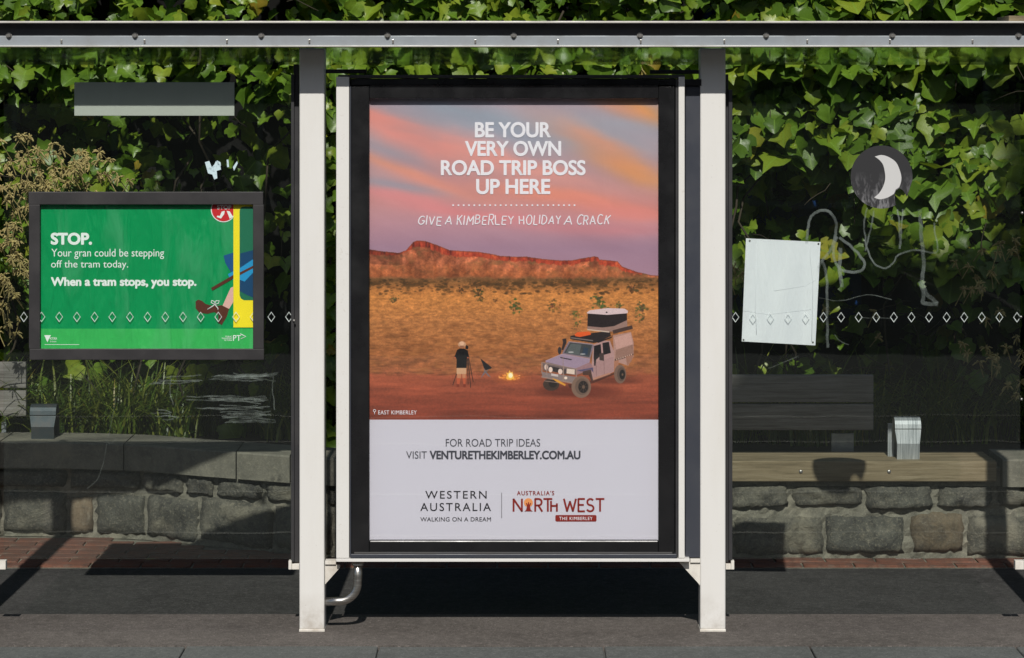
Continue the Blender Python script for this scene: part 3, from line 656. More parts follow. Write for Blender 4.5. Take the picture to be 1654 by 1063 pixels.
def armrest(px0, px1, pyt, pyb, Y, parent, mat):
    "a broad steel strap bent over like a walking stick, seen from its front"
    V, F = [], []; x0, x1 = X(px0, Y), X(px1, Y); zt, zb = Z(pyt, Y), Z(pyb, Y)
    prof = []
    r_ = .05
    prof.append((Y, zb)); prof.append((Y - .008, zb + (zt - zb) * .4)); prof.append((Y + .004, zt - r_ * 1.1))
    for k in range(9):
        a = math.pi * k / 8; prof.append((Y + r_ - r_ * math.cos(a), zt - r_ + r_ * math.sin(a)))
    prof.append((Y + 2 * r_ + .06, zt - .17)); prof.append((Y + 2 * r_ + .08, zb - .0))
    n = len(prof); th = .007
    for off in (0, th):
        for y, z in prof:
            V += [(x0 + (.008 if z < zt - .08 else 0), y + off, z - off * .5), (x1 - (.008 if z < zt - .08 else 0), y + off, z - off * .5)]
    for k in range(n - 1):
        a = k * 2; b = a + 2 * n
        F += [(a, a + 1, a + 3, a + 2), (b, b + 2, b + 3, b + 1), (a, a + 2, b + 2, b), (a + 1, b + 1, b + 3, a + 3)]
    me = bpy.data.meshes.new('armrest'); me.from_pydata(V, [], F)
    return link('armrest', me, mat, parent, None, False)
armrest(1446, 1488, 675, 744, 1.73, bn, M['brushed'])
pbox('armrest_rear', 1434, 1444, 684, 743, 1.86, .006, M['brushed'], bn, .001)
# left bench end
bl = thing('timber_bench', 'end of a grey timber bench with steel armrest behind the left glass panel', 'bench', (-2.5, 2.4, .45))
pbox('backrest_board', -420, 42, 585, 627, 2.62, .04, M['wood_grey'], bl, .004)
pbox('backrest_board', -420, 42, 631, 672, 2.62, .04, M['wood_grey'], bl, .004)
pbox('backrest_bracket', 2, 10, 668, 722, 2.665, .012, M['galv'], bl, .002)
armrest(48, 90, 654, 713, 2.42, bl, M['dark_steel'])

# ------------------------------------------------------------------ shelter frame
sh = thing('tram_shelter', 'tram stop shelter with white posts, aluminium roof edge and clear glass side panels', 'shelter', (0, 0, 0))
def post(px0, px1, ptop=78, cut=True):
    o = pbox('post', px0, px1, ptop, 1017, 0, .105, M['white_post'], sh, .006)
    f = pbox('post_foot', px0 - .5, px1 + .5, 1016.5, 1021, -.003, .111, M['white_cap'], o, .002)
    return o
for a, b in ((483.5, 524), (1131, 1172)): post(a, b)
for a, b in ((-86, -45), (1700, 1741)): post(a, b)
FY = -.205
x0, x1 = X(-1100), X(2750)
fas = box('roof_edge', x0, x1, FY, FY + .012, Z(74, FY), Z(58, FY), M['alu'], sh, .001)
box('roof_edge_flange', x0, x1, FY - .012, FY + .16, Z(75.6, FY), Z(73.8, FY), M['alu_lip'], sh, .0006)
box('roof_edge_beam', x0, x1, FY + .004, FY + .205, Z(57.8, FY), Z(37.5, FY), M['alu_dark'], sh, .002)
box('roof_edge_web', x0, x1, FY + .013, FY + .18, Z(73.6, FY), Z(58, FY), M['alu_dark'], sh, .001)
box('roof_lip', x0, x1, FY - .055, FY + .21, Z(37.2, FY - .055), Z(34.2, FY - .055), M['alu_lip'], sh, .001)
bm = bmesh.new()
bmesh.ops.create_cone(bm, cap_ends=True, segments=16, radius1=.0125, radius2=.0125, depth=.004, matrix=Matrix.Rotation(math.pi / 2, 4, 'X'))
bmesh.ops.create_cone(bm, cap_ends=True, segments=14, radius1=.0085, radius2=.0075, depth=.012, matrix=Matrix.Translation((0, -.006, 0)) @ Matrix.Rotation(math.pi / 2, 4, 'X'))
bolt_me = bm_mesh(bm, 'bolt'); bolt_me.materials.append(M['bolt'])
for i in range(-2, 12):
    o = link('bolt', bolt_me); o.location = (X(14.5 + 203.8 * i, FY), FY - .0015, Z(57.5, FY)); adopt(o, fas)
bm = bmesh.new(); bx(bm, -.0035, .0035, -.004, .001, -.008, .008, .001); rv = bm_mesh(bm, 'rivet'); rv.materials.append(M['bolt'])
for i in range(-2, 14):
    o = link('rivet', rv); o.location = (X(99 + 133.8 * i + random.uniform(-1, 1), FY), FY - .001, Z(67, FY)); adopt(o, fas)
# glass roof, falling slightly to the rear
V = [(x0, FY + .212, Z(72, FY)), (x1, FY + .212, Z(72, FY)), (x1, 1.12, 2.300), (x0, 1.12, 2.300)]
V += [(a, b, c + .012) for a, b, c in V]
me = bpy.data.meshes.new('roof_glass'); me.from_pydata(V, [], [(3, 2, 1, 0), (4, 5, 6, 7), (0, 1, 5, 4), (1, 2, 6, 5), (2, 3, 7, 6), (3, 0, 4, 7)])
link('roof_glass', me, M['roof_glass'], sh)
for px in (503, 1152, -65, 1721):
    box('roof_bracket', X(px) - .02, X(px) + .02, .108, .2, 2.305, 2.343, M['dark_metal'], sh, .002)

GP = .045       # glass plane
def glass_panel(px0, px1, py0, py1):
    o = pbox('glass_panel', px0, px1, py0, py1, GP, .006, M['glass'], sh, .0008)
    return o
gl = glass_panel(6, 474, 121, 903); gr = glass_panel(1182, 1648, 121, 903)
glass_panel(-640, -100, 121, 903); glass_panel(1758, 2290, 121, 903)
for a, b, c, d, yy in ((470, 475, 120, 908, .04), (475.5, 483, 120, 908, .062), (1172.5, 1176.5, 120, 908, .062), (1177, 1183, 145, 905, .04)):
    pbox('panel_frame', a, b, c, d, yy, .03 if b - a > 3 else .011, M['dark_metal'], sh, .0012)
pbox('post_bracket', 474, 483, 104, 120, .065, .02, M['dark_metal'], sh, .001)
for a, b, dr in ((466, 471, 0), (1181, 1186, 1), (1640, 1654, 1), (-6, 9, 0), (1654.5, 1666, 0), (-20, -6.5, 0)):
    pbox('glass_clip', a, b, 906, 920, .03, .035, M['white_cap'], sh, .001)
for a, b in ((471.5, 483.3), (1172.2, 1180.5)): pbox('glass_clip_arm', a, b, 911, 920, .04, .02, M['white_cap'], sh, .001)
for px, py in ((475, 518), (1650, 645), (1651, 344), (1649, 512)):
    bm = bmesh.new(); bmesh.ops.create_uvsphere(bm, u_segments=8, v_segments=6, radius=.006)
    me = bm_mesh(bm, 'stud'); me.materials.append(M['bolt']); o = link('stud', me, None, None, None, True); o.location = P(px, py, .036); adopt(o, sh)
# safety marks etched on the glass
def diamond_mesh():
    V, F = [], []; a, b, t = .0155, .0215, .0029
    o = [(a, 0), (0, b), (-a, 0), (0, -b)]; s_ = 1 - t / a * 1.15
    for x, z in o: V.append((x, 0, z)); 
    for x, z in o: V.append((x * s_, 0, z * s_))
    for k in range(4): F.append((k, (k + 1) % 4, (k + 1) % 4 + 4, k + 4))
    V2 = [(x, .0006, z) for x, _, z in V]; V += V2
    F += [tuple(i + 8 for i in f[::-1]) for f in F]
    me = bpy.data.meshes.new('etched_diamond'); me.from_pydata(V, [], F); me.materials.append(M['etched']); return me
dm = diamond_mesh()
for i in range(16):
    px = 38.5 + 28.55 * i
    if 45 < px < 64 or 410 < px < 425: continue
    o = link('etched_diamond', dm); o.location = P(px, 512, GP - .0009); adopt(o, gl)
for i in range(17):
    o = link('etched_diamond', dm); o.location = P(1188 + 28.42 * i, 512.5, GP - .0009); adopt(o, gr)

# ------------------------------------------------------------------ lettering
def text(s, x0, x1, y0, y1, Y, mat, parent, bold=0, name='lettering', sp=1.0, box_all=True):
    cu = bpy.data.curves.new('t', 'FONT'); cu.body = s; cu.size = 1
    cu.fill_mode = 'BOTH'; cu.space_character = sp; cu.resolution_u = 5
    o = bpy.data.objects.new('t', cu); COL.objects.link(o)
    me = bpy.data.meshes.new_from_object(o.evaluated_get(bpy.context.evaluated_depsgraph_get()))
    bpy.data.objects.remove(o)
    n = len(me.vertices); a = np.empty(n * 3, np.float32); me.vertices.foreach_get('co', a); a = a.reshape(-1, 3)
    mn, mx = a.min(0), a.max(0); p0, p1 = P(x0, y1, Y), P(x1, y0, Y)
    b = np.empty_like(a); b[:, 0] = p0.x + (a[:, 0] - mn[0]) / (mx[0] - mn[0]) * (p1.x - p0.x)
    b[:, 1] = Y; b[:, 2] = p0.z + (a[:, 1] - mn[1]) / (mx[1] - mn[1]) * (p1.z - p0.z)
    me.vertices.foreach_set('co', b.ravel()); me.materials.clear(); me.name = name
    if bold > 0:        # heavier letters: the outline thickened by a fine bead
        bm = bmesh.new(); bm.from_mesh(me); rb = bold * abs(p1.z - p0.z) * .9; V = [tuple(v.co) for v in bm.verts]; F = [tuple(v.index for v in f.verts) for f in bm.faces]
        for e_ in bm.edges:
            if len(e_.link_faces) == 1:
                p, q = e_.verts[0].co, e_.verts[1].co; d_ = q - p
                if d_.length < 1e-6: continue
                d_ = d_.normalized() * rb * .45; tube_into(V, F, [p - d_, q + d_], rb, 4, .06)
        bm.free(); me = bpy.data.meshes.new(name); me.from_pydata(V, [], F)
    return link(name, me, mat, parent)
# simple stroke letters for the hand-drawn and the rounded lettering; unit cell 1 high
def arc(cx, cy, rx, ry, a0, a1, n=10): return [(cx + rx * math.cos(math.radians(a0 + (a1 - a0) * i / n)), cy + ry * math.sin(math.radians(a0 + (a1 - a0) * i / n))) for i in range(n + 1)]
SG = {
 'A': (.66, [[(0, 0), (.33, 1), (.66, 0)], [(.12, .33), (.54, .33)]]), 'B': (.55, [[(0, 0), (0, 1)], [(0, 1)] + arc(.24, .76, .24, .24, 90, -90) + [(0, .52)], arc(.27, .26, .27, .26, 90, -90) + [(0, 0)]]),
 'C': (.6, [arc(.36, .5, .36, .5, 50, 310, 14)]), 'D': (.6, [[(0, 0), (0, 1)] + arc(.18, .5, .42, .5, 90, -90) + [(0, 0)]]), 'E': (.48, [[(.48, 1), (0, 1), (0, 0), (.48, 0)], [(0, .52), (.4, .52)]]),
 'G': (.66, [arc(.36, .5, .36, .5, 50, 350, 14) + [(.72, .45), (.42, .45)]]), 'H': (.58, [[(0, 0), (0, 1)], [(.58, 0), (.58, 1)], [(0, .5), (.58, .5)]]), 'I': (.02, [[(0, 0), (0, 1)]]),
 'K': (.55, [[(0, 0), (0, 1)], [(.52, 1), (0, .42)], [(.2, .6), (.55, 0)]]), 'L': (.46, [[(0, 1), (0, 0), (.46, 0)]]), 'M': (.74, [[(0, 0), (.06, 1), (.37, .35), (.68, 1), (.74, 0)]]),
 'N': (.6, [[(0, 0), (0, 1), (.6, 0), (.6, 1)]]), 'O': (.7, [arc(.35, .5, .35, .5, 0, 360, 18)]), 'R': (.56, [[(0, 0), (0, 1)], [(0, 1)] + arc(.27, .74, .26, .26, 90, -90) + [(0, .48)], [(.26, .48), (.56, 0)]]),
 'S': (.54, [arc(.28, .75, .25, .25, 40, 250, 10) + arc(.26, .25, .27, .25, 85, -150, 10)]), 'T': (.62, [[(0, 1), (.62, 1)], [(.31, 1), (.31, 0)]]), 'V': (.62, [[(0, 1), (.31, 0), (.62, 1)]]),
 'W': (.95, [[(0, 1), (.24, 0), (.475, .8), (.71, 0), (.95, 1)]]), 'Y': (.6, [[(0, 1), (.3, .5), (.6, 1)], [(.3, .5), (.3, 0)]]), 'h': (.46, [[(0, 0), (0, .82)], [(0, .44), (.46, .44)], [(.46, 0), (.46, .62)]]), ' ': (.5, [])}
def strokes(s, x0, x1, y0, y1, Y, rpx, mat, parent, name='lettering', gap=.26, jit=0, slant=0, seed=1, cells=None):
    r = random.Random(seed); out = []; cx = 0
    for ch in s:
        w_, ls = SG[ch]; dz = r.gauss(0, jit * .6); tl_ = r.gauss(0, jit); sc = 1 + r.gauss(0, jit)
        for l in ls: out.append([(cx + x + (y * (slant + tl_)) + r.gauss(0, jit * .15), (y * sc + dz) + r.gauss(0, jit * .15)) for x, y in l])
        cx += w_ + gap
    tw = cx - gap; k = (x1 - x0) / tw; lines = []; o2 = []
    for l in out:       # break each stroke at its sharp corners
        cur = [l[0]]
        for i in range(1, len(l)):
            cur.append(l[i])
            if i < len(l) - 1:
                a = ((l[i][0] - l[i-1][0]), (l[i][1] - l[i-1][1])); b = ((l[i+1][0] - l[i][0]), (l[i+1][1] - l[i][1]))
                if a[0] * b[0] + a[1] * b[1] < .8 * math.hypot(*a) * math.hypot(*b): o2.append(cur); cur = [l[i]]
        o2.append(cur)
    out = []
    for l in o2:        # rounded ends: a little longer than the stroke
        e = rpx * .5 / k
        def ext(p, q): L_ = math.hypot(p[0] - q[0], p[1] - q[1]) or 1; return (p[0] + (p[0] - q[0]) / L_ * e, p[1] + (p[1] - q[1]) / L_ * e * .6)
        out.append([ext(l[0], l[1])] + l[1:-1] + [ext(l[-1], l[-2])])
    for l in out: lines.append([P(x0 + x * k, y1 + (y0 - y1) * y, Y) for x, y in l])
    return tubes(name, lines, rpx * (D + Y) / FPX, mat, parent, 6, .06, None, False)

# ------------------------------------------------------------------ illuminated poster case between the posts
pc = thing('poster_case', 'tall black framed advertising case with white edge strips between the two white posts', 'poster case', (0, .05, .28))
BY = -.03
pbox('case_back', 567, 1091, 128, 900, .03, .11, M['box_black'], pc, .003)
pbox('case_rear', 546, 1130, 130, 901, .1425, .02, M['box_black'], pc, .003)
pbox('frame_side', 567, 596.5, 139, 895, BY, .055, M['box_black'], pc, .004)
pbox('frame_side', 1063.5, 1090, 139, 895, BY, .055, M['box_black'], pc, .004)
pbox('frame_top', 596.6, 1063.4, 138, 159.5, BY + .001, .054, M['box_black'], pc, .004)
pbox('frame_bottom', 596.6, 1063.4, 873.5, 894, BY + .001, .054, M['box_black'], pc, .004)
pbox('case_top_rail', 546, 1106, 121, 126.5, BY + .004, .15, M['dark_metal'], pc, .002)
pbox('case_top_recess', 567, 1091, 127, 137.5, BY + .012, .04, M['box_black'], pc, .001)
pbox('bottom_bead', 572, 1086, 892, 894.6, BY - .003, .02, M['alu_dark'], pc, .0008)
pbox('bottom_rail', 566, 1093, 895, 901.5, BY - .002, .13, M['box_panel'], pc, .002)
pbox('bottom_strip', 543, 1114, 902.6, 907.5, BY - .004, .14, M['white_paint'], pc, .001)
pbox('edge_strip', 543, 564, 124, 902, BY - .002, .14, M['white_paint'], pc, .003)
pbox('edge_strip', 1096, 1106, 124, 902, BY - .002, .14, M['white_paint'], pc, .003)
pbox('edge_trim', 565, 567, 139, 900, BY - .004, .01, M['box_panel'], pc, .0005)
pbox('edge_trim', 1091.3, 1095, 128, 900, BY + .002, .05, M['dark_metal'], pc, .0008)
pbox('side_panel', 1107, 1131, 139, 901, .012, .10, M['box_panel'], pc, .003)
pbox('side_panel_cap', 1106.5, 1133, 128, 138.4, -.004, .12, M['box_black'], pc, .002)
pbox('bottom_bracket', 525, 542.5, 906, 912, .0, .05, M['white_cap'], pc, .001)
pbox('bottom_bracket', 1115, 1131, 903, 909, .0, .05, M['white_cap'], pc, .001)
plate('gusset', [(525, 913), (549, 913), (549, 917), (525, 944)], .01, .012, M['white_cap'], pc)
plate('gusset', [(1097, 908.4), (1131, 908.4), (1131, 946), (1126, 940)], .01, .012, M['white_cap'], pc)
pbox('top_tie', 525, 592, 112, 118.5, .08, .03, M['dark_metal'], pc, .002)
pbox('top_tie', 1050, 1133, 113, 119.5, .08, .03, M['dark_metal'], pc, .002)
pbox('cover_glass', 596.8, 1063.2, 159.8, 873.2, -.012, .005, M['cover'], pc, 0)
pp = [P(578, 908.5, .02), P(578, 930, .02)]
for k in range(1, 10):
    a = math.radians(90 * k / 9); pp.append(P(578 - 30 + 30 * math.cos(a), 940 + 31 * math.sin(a), .02))
pp += [P(525, 972, .02)]
tubes('conduit_pipe', [pp], .0175, M['steel'], pc, 20)
bm = bmesh.new(); bmesh.ops.create_cone(bm, cap_ends=True, segments=20, radius1=.024, radius2=.024, depth=.010)
o = link('pipe_collar', bm_mesh(bm, 'pipe_collar'), M['steel'], None, None, True); o.location = P(578, 911, .02); adopt(o, pc)
# ------------------------------------------------------------------ the poster itself
def print_mat(name, image, k, rough=.45, wr=None):
    g = NG(name); tx = g.n('ShaderNodeTexImage'); tx.image = image; tx.interpolation = 'Cubic'
    uv = g.n('ShaderNodeUVMap'); g.l(uv.outputs[0], tx.inputs[0])
    c = g.mix(1., tx.outputs[0], (k, k, k), 'MULTIPLY')
    n = g.noise(2.2, 2, .5, g.co((1.5, 1, .7)))
    return g.end(g.pr(c, rough, 0, g.bump(n, .12, .02)))
def uvsheet(name, px0, px1, py0, py1, Y, mat, parent, th=.0015):
    a, b = P(px0, py1, Y), P(px1, py0, Y)
    V = [(a.x, Y, a.z), (b.x, Y, a.z), (b.x, Y, b.z), (a.x, Y, b.z), (a.x, Y + th, a.z), (b.x, Y + th, a.z), (b.x, Y + th, b.z), (a.x, Y + th, b.z)]
    me = bpy.data.meshes.new(name); me.from_pydata(V, [], [(0, 1, 2, 3), (7, 6, 5, 4), (0, 4, 5, 1), (1, 5, 6, 2), (2, 6, 7, 3), (3, 7, 4, 0)])
    u = me.uv_layers.new(name='UVMap')
    for i, c in enumerate([(0, 0), (1, 0), (1, 1), (0, 1)]): u.data[i].uv = c
    return link(name, me, mat, parent)
PY = .004
po = thing('advertising_poster', 'tall travel poster of a sunset desert camp and four wheel drive, in the black case', 'poster', (0, PY, .36))
pic = desert_picture()
KP = 1.13
uvsheet('poster_picture', 595, 1065, 159, 680, PY, print_mat('desert_print', pic, KP), po)
g = NG('poster_paper'); n = g.noise(1.5, 2, .5, g.co((1.6, 1, .6)))
M['poster_paper'] = g.end(g.pr(tuple(v * KP for v in lin((200, 199, 208))), .42, 0, g.bump(n, .12, .02)))
pbox('poster_paper', 595, 1065, 678, 875, PY - .0008, .0015, M['poster_paper'], po, 0)
TY = PY - .0022
M['p_white'] = flat('print_white', (232, 232, 236), KP); M['p_grey'] = flat('print_grey', (62, 64, 72), KP); M['p_black'] = flat('print_black', (28, 28, 34), KP)
M['p_red'] = flat('print_red', (132, 32, 22), KP); M['p_orange'] = flat('print_orange', (228, 150, 88), KP); M['p_rule'] = flat('print_rule', (120, 120, 126), KP)
for s, a, b, c, d in (('BE YOUR', 768, 889, 198, 221.5), ('VERY OWN', 752, 905.5, 228.5, 251.5), ('ROAD TRIP BOSS', 713, 945, 259.5, 282.5), ('UP HERE', 770, 888, 290, 313)):
    text(s, a, b, c, d, TY, M['p_white'], po, .045, 'headline', .98)
V, F = [], []
for i in range(24):
    c = P(732 + 8.52 * i, 331.5, TY); n0 = len(V)
    V += [(c.x + .0042 * math.cos(k * .785), TY, c.z + .0036 * math.sin(k * .785)) for k in range(8)]; F.append(tuple(n0 + k for k in range(8)))
me = bpy.data.meshes.new('dotted_rule'); me.from_pydata(V, [], F); link('dotted_rule', me, M['p_white'], po)
for s, a, b, sd_ in (('GIVE', 675, 712, 3), ('A', 719, 729, 4), ('KIMBERLEY', 738, 829, 9), ('HOLIDAY', 839, 905, 6), ('A', 911, 923, 7), ('CRACK', 931, 983, 8)):
    strokes(s, a, b, 348.5, 362.5, TY, 0.85, M['p_white'], po, 'handwriting', .30, .08, .10, sd_)
text('EAST KIMBERLEY', 611, 673, 663, 669.5, TY, M['p_white'], po, .0, 'caption', 1.1)
tubes('map_pin', [[P(605 + 2 * math.cos(a * .7), 663.5 + 2 * math.sin(a * .7), TY) for a in range(10)], [P(605, 665.6, TY), P(605, 670, TY)]], .0012, M['p_white'], po, 5, .2)
text('FOR ROAD TRIP IDEAS', 720, 872.5, 709, 721.5, TY, M['p_grey'], po, -.008, 'lettering')
text('VISIT', 656, 689.5, 729, 741, TY, M['p_grey'], po, -.006, 'lettering')
text('VENTURETHEKIMBERLEY.COM.AU', 694.5, 937, 728.5, 741.5, TY, M['p_grey'], po, .05, 'lettering', .98)
text('WESTERN', 687, 786, 793, 805.5, TY, M['p_black'], po, .008, 'logo_lettering', 1.25)
text('AUSTRALIA', 679, 793, 812.5, 825.5, TY, M['p_black'], po, .008, 'logo_lettering', 1.25)
text('WALKING ON A DREAM', 679, 793, 835.5, 842.3, TY, M['p_black'], po, .008, 'logo_lettering', 1.05)
pbox('logo_rule', 809.6, 810.8, 796, 837, TY, .001, M['p_rule'], po, 0)
text("AUSTRALIA'S", 835, 895, 793, 800, TY, M['p_red'], po, .03, 'logo_lettering', 1.2)
strokes('N', 829.5, 843, 806, 826, TY, 1.55, M['p_red'], po, 'logo_lettering')
strokes('R', 864.5, 875.5, 806, 826, TY, 1.55, M['p_red'], po, 'logo_lettering')
strokes('Th', 878.5, 899.5, 806, 826, TY, 1.55, M['p_red'], po, 'logo_lettering', -.06)
strokes('WEST', 911, 975.5, 806, 826, TY, 1.55, M['p_red'], po, 'logo_lettering', .2)
def disc(name, px, py, rx, Y, mat, parent, th=.0008, n=40):
    return plate(name, [(px + rx * math.cos(6.2832 * k / n), py + rx * math.sin(6.2832 * k / n)) for k in range(n)], Y, th, mat, parent)
disc('logo_sun', 853.5, 812, 7.2, TY, M['p_orange'], po)
plate('logo_tree', [(847, 826), (849.5, 824), (851.2, 818), (849.5, 812.5), (851, 812.5), (852.2, 815.5), (853.2, 811), (854.3, 811), (855, 815.5), (857, 812), (858, 812.5), (856, 818), (857.5, 824), (860.5, 826)], TY - .0007, .0006, M['p_red'], po)
def rr(x0, x1, y0, y1, r, n=5):
    o = []
    for cx, cy, a0 in ((x1 - r, y0 + r, -90), (x1 - r, y1 - r, 0), (x0 + r, y1 - r, 90), (x0 + r, y0 + r, 180)):
        for k in range(n + 1): a = math.radians(a0 + 90 * k / n); o.append((cx + r * math.cos(a), cy + r * math.sin(a)))
    return o
plate('logo_badge', rr(897, 963.5, 832, 842.5, 2.2), TY, .0008, M['p_red'], po)
text('THE KIMBERLEY', 903.5, 957, 835, 840, TY - .0010, M['p_white'], po, .006, 'logo_lettering', 1.2)

# ------------------------------------------------------------------ green tram notice in a black frame on the left glass
nf = thing('notice_frame', 'flat black frame stuck to the left glass around the green tram notice', 'frame', (X(236), .03, 1.1))
NY = .030
pbox('frame_top', 46, 425, 310, 330.5, NY, .0145, M['frame_black'], nf, .002)
pbox('frame_bottom', 47.5, 426.5, 563.5, 581.5, NY, .0145, M['frame_black'], nf, .002)
pbox('frame_side', 46.5, 64.5, 330.6, 563.4, NY, .0145, M['frame_black'], nf, .002)
pbox('frame_side', 408.5, 426, 330.6, 563.4, NY, .0145, M['frame_black'], nf, .002)
gn = thing('tram_notice', 'green tram safety notice with white lettering and a stepping boot, in the left glass panel', 'notice', (X(236), .06, 1.1))
NP = .0555; KN = 1.12
g = NG('green_vinyl'); sx_ = g.n('ShaderNodeSeparateXYZ'); g.l(g.co(), sx_.inputs[0])
n1 = g.noise(5, 3, .55, g.co((2.4, 1, .55), (0, .35, 0)), .5); n2 = g.noise(11, 3, .5, g.co((1, 1, .5), (0, -.8, 0)), .3); n3 = g.noise(60, 3)
zl = Z(531, NP)
def two_tone(nm, c1, c2):
    isl = g.math('LESS_THAN', sx_.outputs[2], zl); return g.mix(isl, c1, c2)
gc = two_tone('g', tuple(v * KN for v in lin((0, 146, 84))), tuple(v * KN for v in lin((58, 180, 92))))
gc = g.mix(g.math('MULTIPLY', g.ramp(n1, [(.50, 0.), (.72, 1.)]), .16), gc, (.30, .62, .45))
h = g.math('ADD', g.math('MULTIPLY', n1, 1.4), g.math('MULTIPLY', n2, .6))
M['vinyl'] = g.end(g.pr(gc, .30, 0, g.bump(h, .55, .035), .5))
pbox('notice_sheet', 60, 413, 326, 568, NP, .002, M['vinyl'], gn, 0)
pbox('notice_backing', 50, 422, 314, 578, NP + .004, .012, M['frame_black'], gn, 0)
NT = NP - .0012
def nm_(n, c, k=KN): return flat('notice_' + n, c, k, .35)
nw = nm_('white', (236, 242, 240)); ny = nm_('yellow', (250, 228, 44)); nr = nm_('red', (205, 44, 50)); nb = nm_('brown', (92, 48, 36)); nbl = nm_('blue', (30, 84, 140)); ncy = nm_('cyan', (40, 150, 205)); nsk = nm_('skin', (226, 178, 170)); nwin = nm_('window', (34, 112, 84)); ndb = nm_('deep_blue', (24, 70, 110)); ndk = nm_('dark', (50, 30, 26))
text('STOP.', 83, 147.5, 377, 394.5, NT, nw, gn, .07, 'lettering')
text('Your gran could be stepping', 83, 265, 402, 418.5, NT, nw, gn, -.006, 'lettering')
text('off the tram today.', 82.5, 207, 420.5, 436, NT, nw, gn, -.006, 'lettering')
text('When a tram stops, you stop.', 83, 316.5, 448.5, 465.5, NT, nw, gn, .05, 'lettering')
plate('skirt_picture', [(361, 413), (376.8, 408), (376.8, 442), (373, 440), (364, 425)], NT, .001, nbl, gn)
plate('coat_picture', [(368, 443), (377, 438), (377, 452), (372, 451)], NT - .0004, .0004, ncy, gn)
plate('cane_picture', [(341, 465), (372, 447), (377, 444), (377, 450), (343, 469.5)], NT - .0012, .0006, nb, gn)
plate('leg_picture', [(372.5, 465), (376.8, 463), (376.8, 488), (370, 499), (359, 495)], NT, .001, nsk, gn)
boot = [(316, 487), (320, 484), (326, 486), (332, 491), (341, 493.5), (350, 494), (358, 493), (370, 499), (366, 512), (358, 525), (352, 521), (353, 508), (346, 504), (335, 507), (322, 505), (316, 498)]
plate('boot_picture', boot, NT - .0003, .0009, nb, gn)
tubes('lace_picture', [[P(x, y, NT - .0012) for x, y in l] for l in ([(335, 500), (343, 495), (347, 492), (352, 498), (352, 501)], [(347, 492), (341, 489), (342, 485.5), (346, 487), (347, 492)], [(347, 492), (349, 486), (354, 486), (353, 490), (347, 492)])], .0020, nw, gn, 5, .15)
plate('tram_picture', [(377, 326), (413, 326), (413, 529), (377, 529)], NT - .0008, .0012, ny, gn)
plate('window_picture', [(413, 334), (391, 334), (388, 337), (387, 340), (387, 477), (389, 482), (394, 485), (413, 485)], NT - .0014, .0005, nwin, gn)
plate('window_skirt_picture', [(388, 409.5), (413, 403), (413, 482), (400, 477), (387, 470)], NT - .0020, .0005, ndb, gn)
plate('window_coat_picture', [(387.5, 433), (413, 416), (413, 436), (395, 455), (387.5, 452)], NT - .0026, .0005, ncy, gn)
plate('window_cane_picture', [(387.5, 440), (413, 427), (413, 431), (387.5, 444.5)], NT - .0032, .0005, nb, gn)
def clip_disc(cx, cy, r, ytop, xr): return [(min(cx + r * math.cos(a * .15708), xr), max(cy + r * math.sin(a * .15708), ytop)) for a in range(40)]
plate('stop_badge_edge', clip_disc(361, 338.5, 20.5, 326, 377), NT - .0003, .0006, nw, gn)
plate('stop_badge', clip_disc(361, 338.5, 19, 326, 376.9), NT - .0010, .0006, nr, gn)
text('STOP', 351, 373.5, 331.5, 338, NT - .0014, nw, gn, .05, 'lettering')
plate('foot_picture', [(358, 342), (363, 340.5), (362, 346), (357, 353), (350, 350.5), (351, 348.5), (355, 349)], NT - .0014, .0004, nw, gn)
plate('foot_picture', [(366, 340.5), (371, 341.5), (375, 348), (377, 350), (371, 353.5), (369, 348)], NT - .0014, .0004, nw, gn)
plate('state_logo', [(71.5, 541.5), (82.5, 541.5), (80, 545.5), (76.5, 553)], NT, .0006, nw, gn)
text('VICTORIA', 80, 92, 545, 548.5, NT, nw, gn, .02, 'small_lettering'); text('State Government', 81, 91, 550, 553, NT, nw, gn, 0, 'small_lettering')
pbox('small_rule', 72, 128, 556.3, 557, NT, .0006, nw, gn, 0)
text('PT', 376.5, 389, 541.5, 550.5, NT, nw, gn, .01, 'logo_lettering')
tubes('logo_arrow', [[P(x, y, NT) for x, y in ((388, 539.5), (397, 543.5), (389, 547.5))]], .0022, nw, gn, 5, .15)
for s, a, b, y in (('PUBLIC', 364, 375, 542.5), ('TRANSPORT', 358, 375, 545.5), ('VICTORIA', 362, 375, 548.5)): text(s, a, b, y, y + 2.2, NT, nw, gn, .02, 'small_lettering')

# pale strip sign at the top of the left panel
o = pbox('strip_sign', 120, 378.5, 133, 187, GP + .013, .006, M['sign_grey'], None, .001)
tag(o, 'blank pale grey-green strip fixed behind the top of the left glass panel', 'sign strip')
# blank white sheet behind the right panel
g = NG('paper_sheet'); n = g.noise(3.5, 5, .6, g.co((2.5, 1, .5)), .8)
M['paper'] = g.end(g.pr(g.ramp(n, [(.3, (.74, .77, .81)), (.7, (.84, .87, .90))]), .5, 0, g.bump(n, .5, .02)))
ps = thing('paper_sheet', 'blank white sheet pinned at its corners behind the right glass panel', 'paper', (X(1262), .06, 1.16))
plate('sheet', [(1205, 385), (1325.5, 391), (1317, 558), (1198, 551.5)], GP + .014, .0015, M['paper'], ps)
tubes('crease', [[P(x, y, GP + .0136) for x, y in l] for l in ([(1307, 394), (1309, 420), (1313, 460), (1311, 552)], [(1250, 470), (1300, 462), (1318, 452)], [(1222, 395), (1220, 500), (1222, 541)], [(1200, 502), (1240, 508), (1310, 500)])], .0009, M['paper'], ps, 4, .5)
for x, y in ((1211, 389), (1322, 394), (1201, 549), (1313, 553)): disc('pin', x, y, 1.6, GP + .0125, M['bolt'], ps, .001, 12)
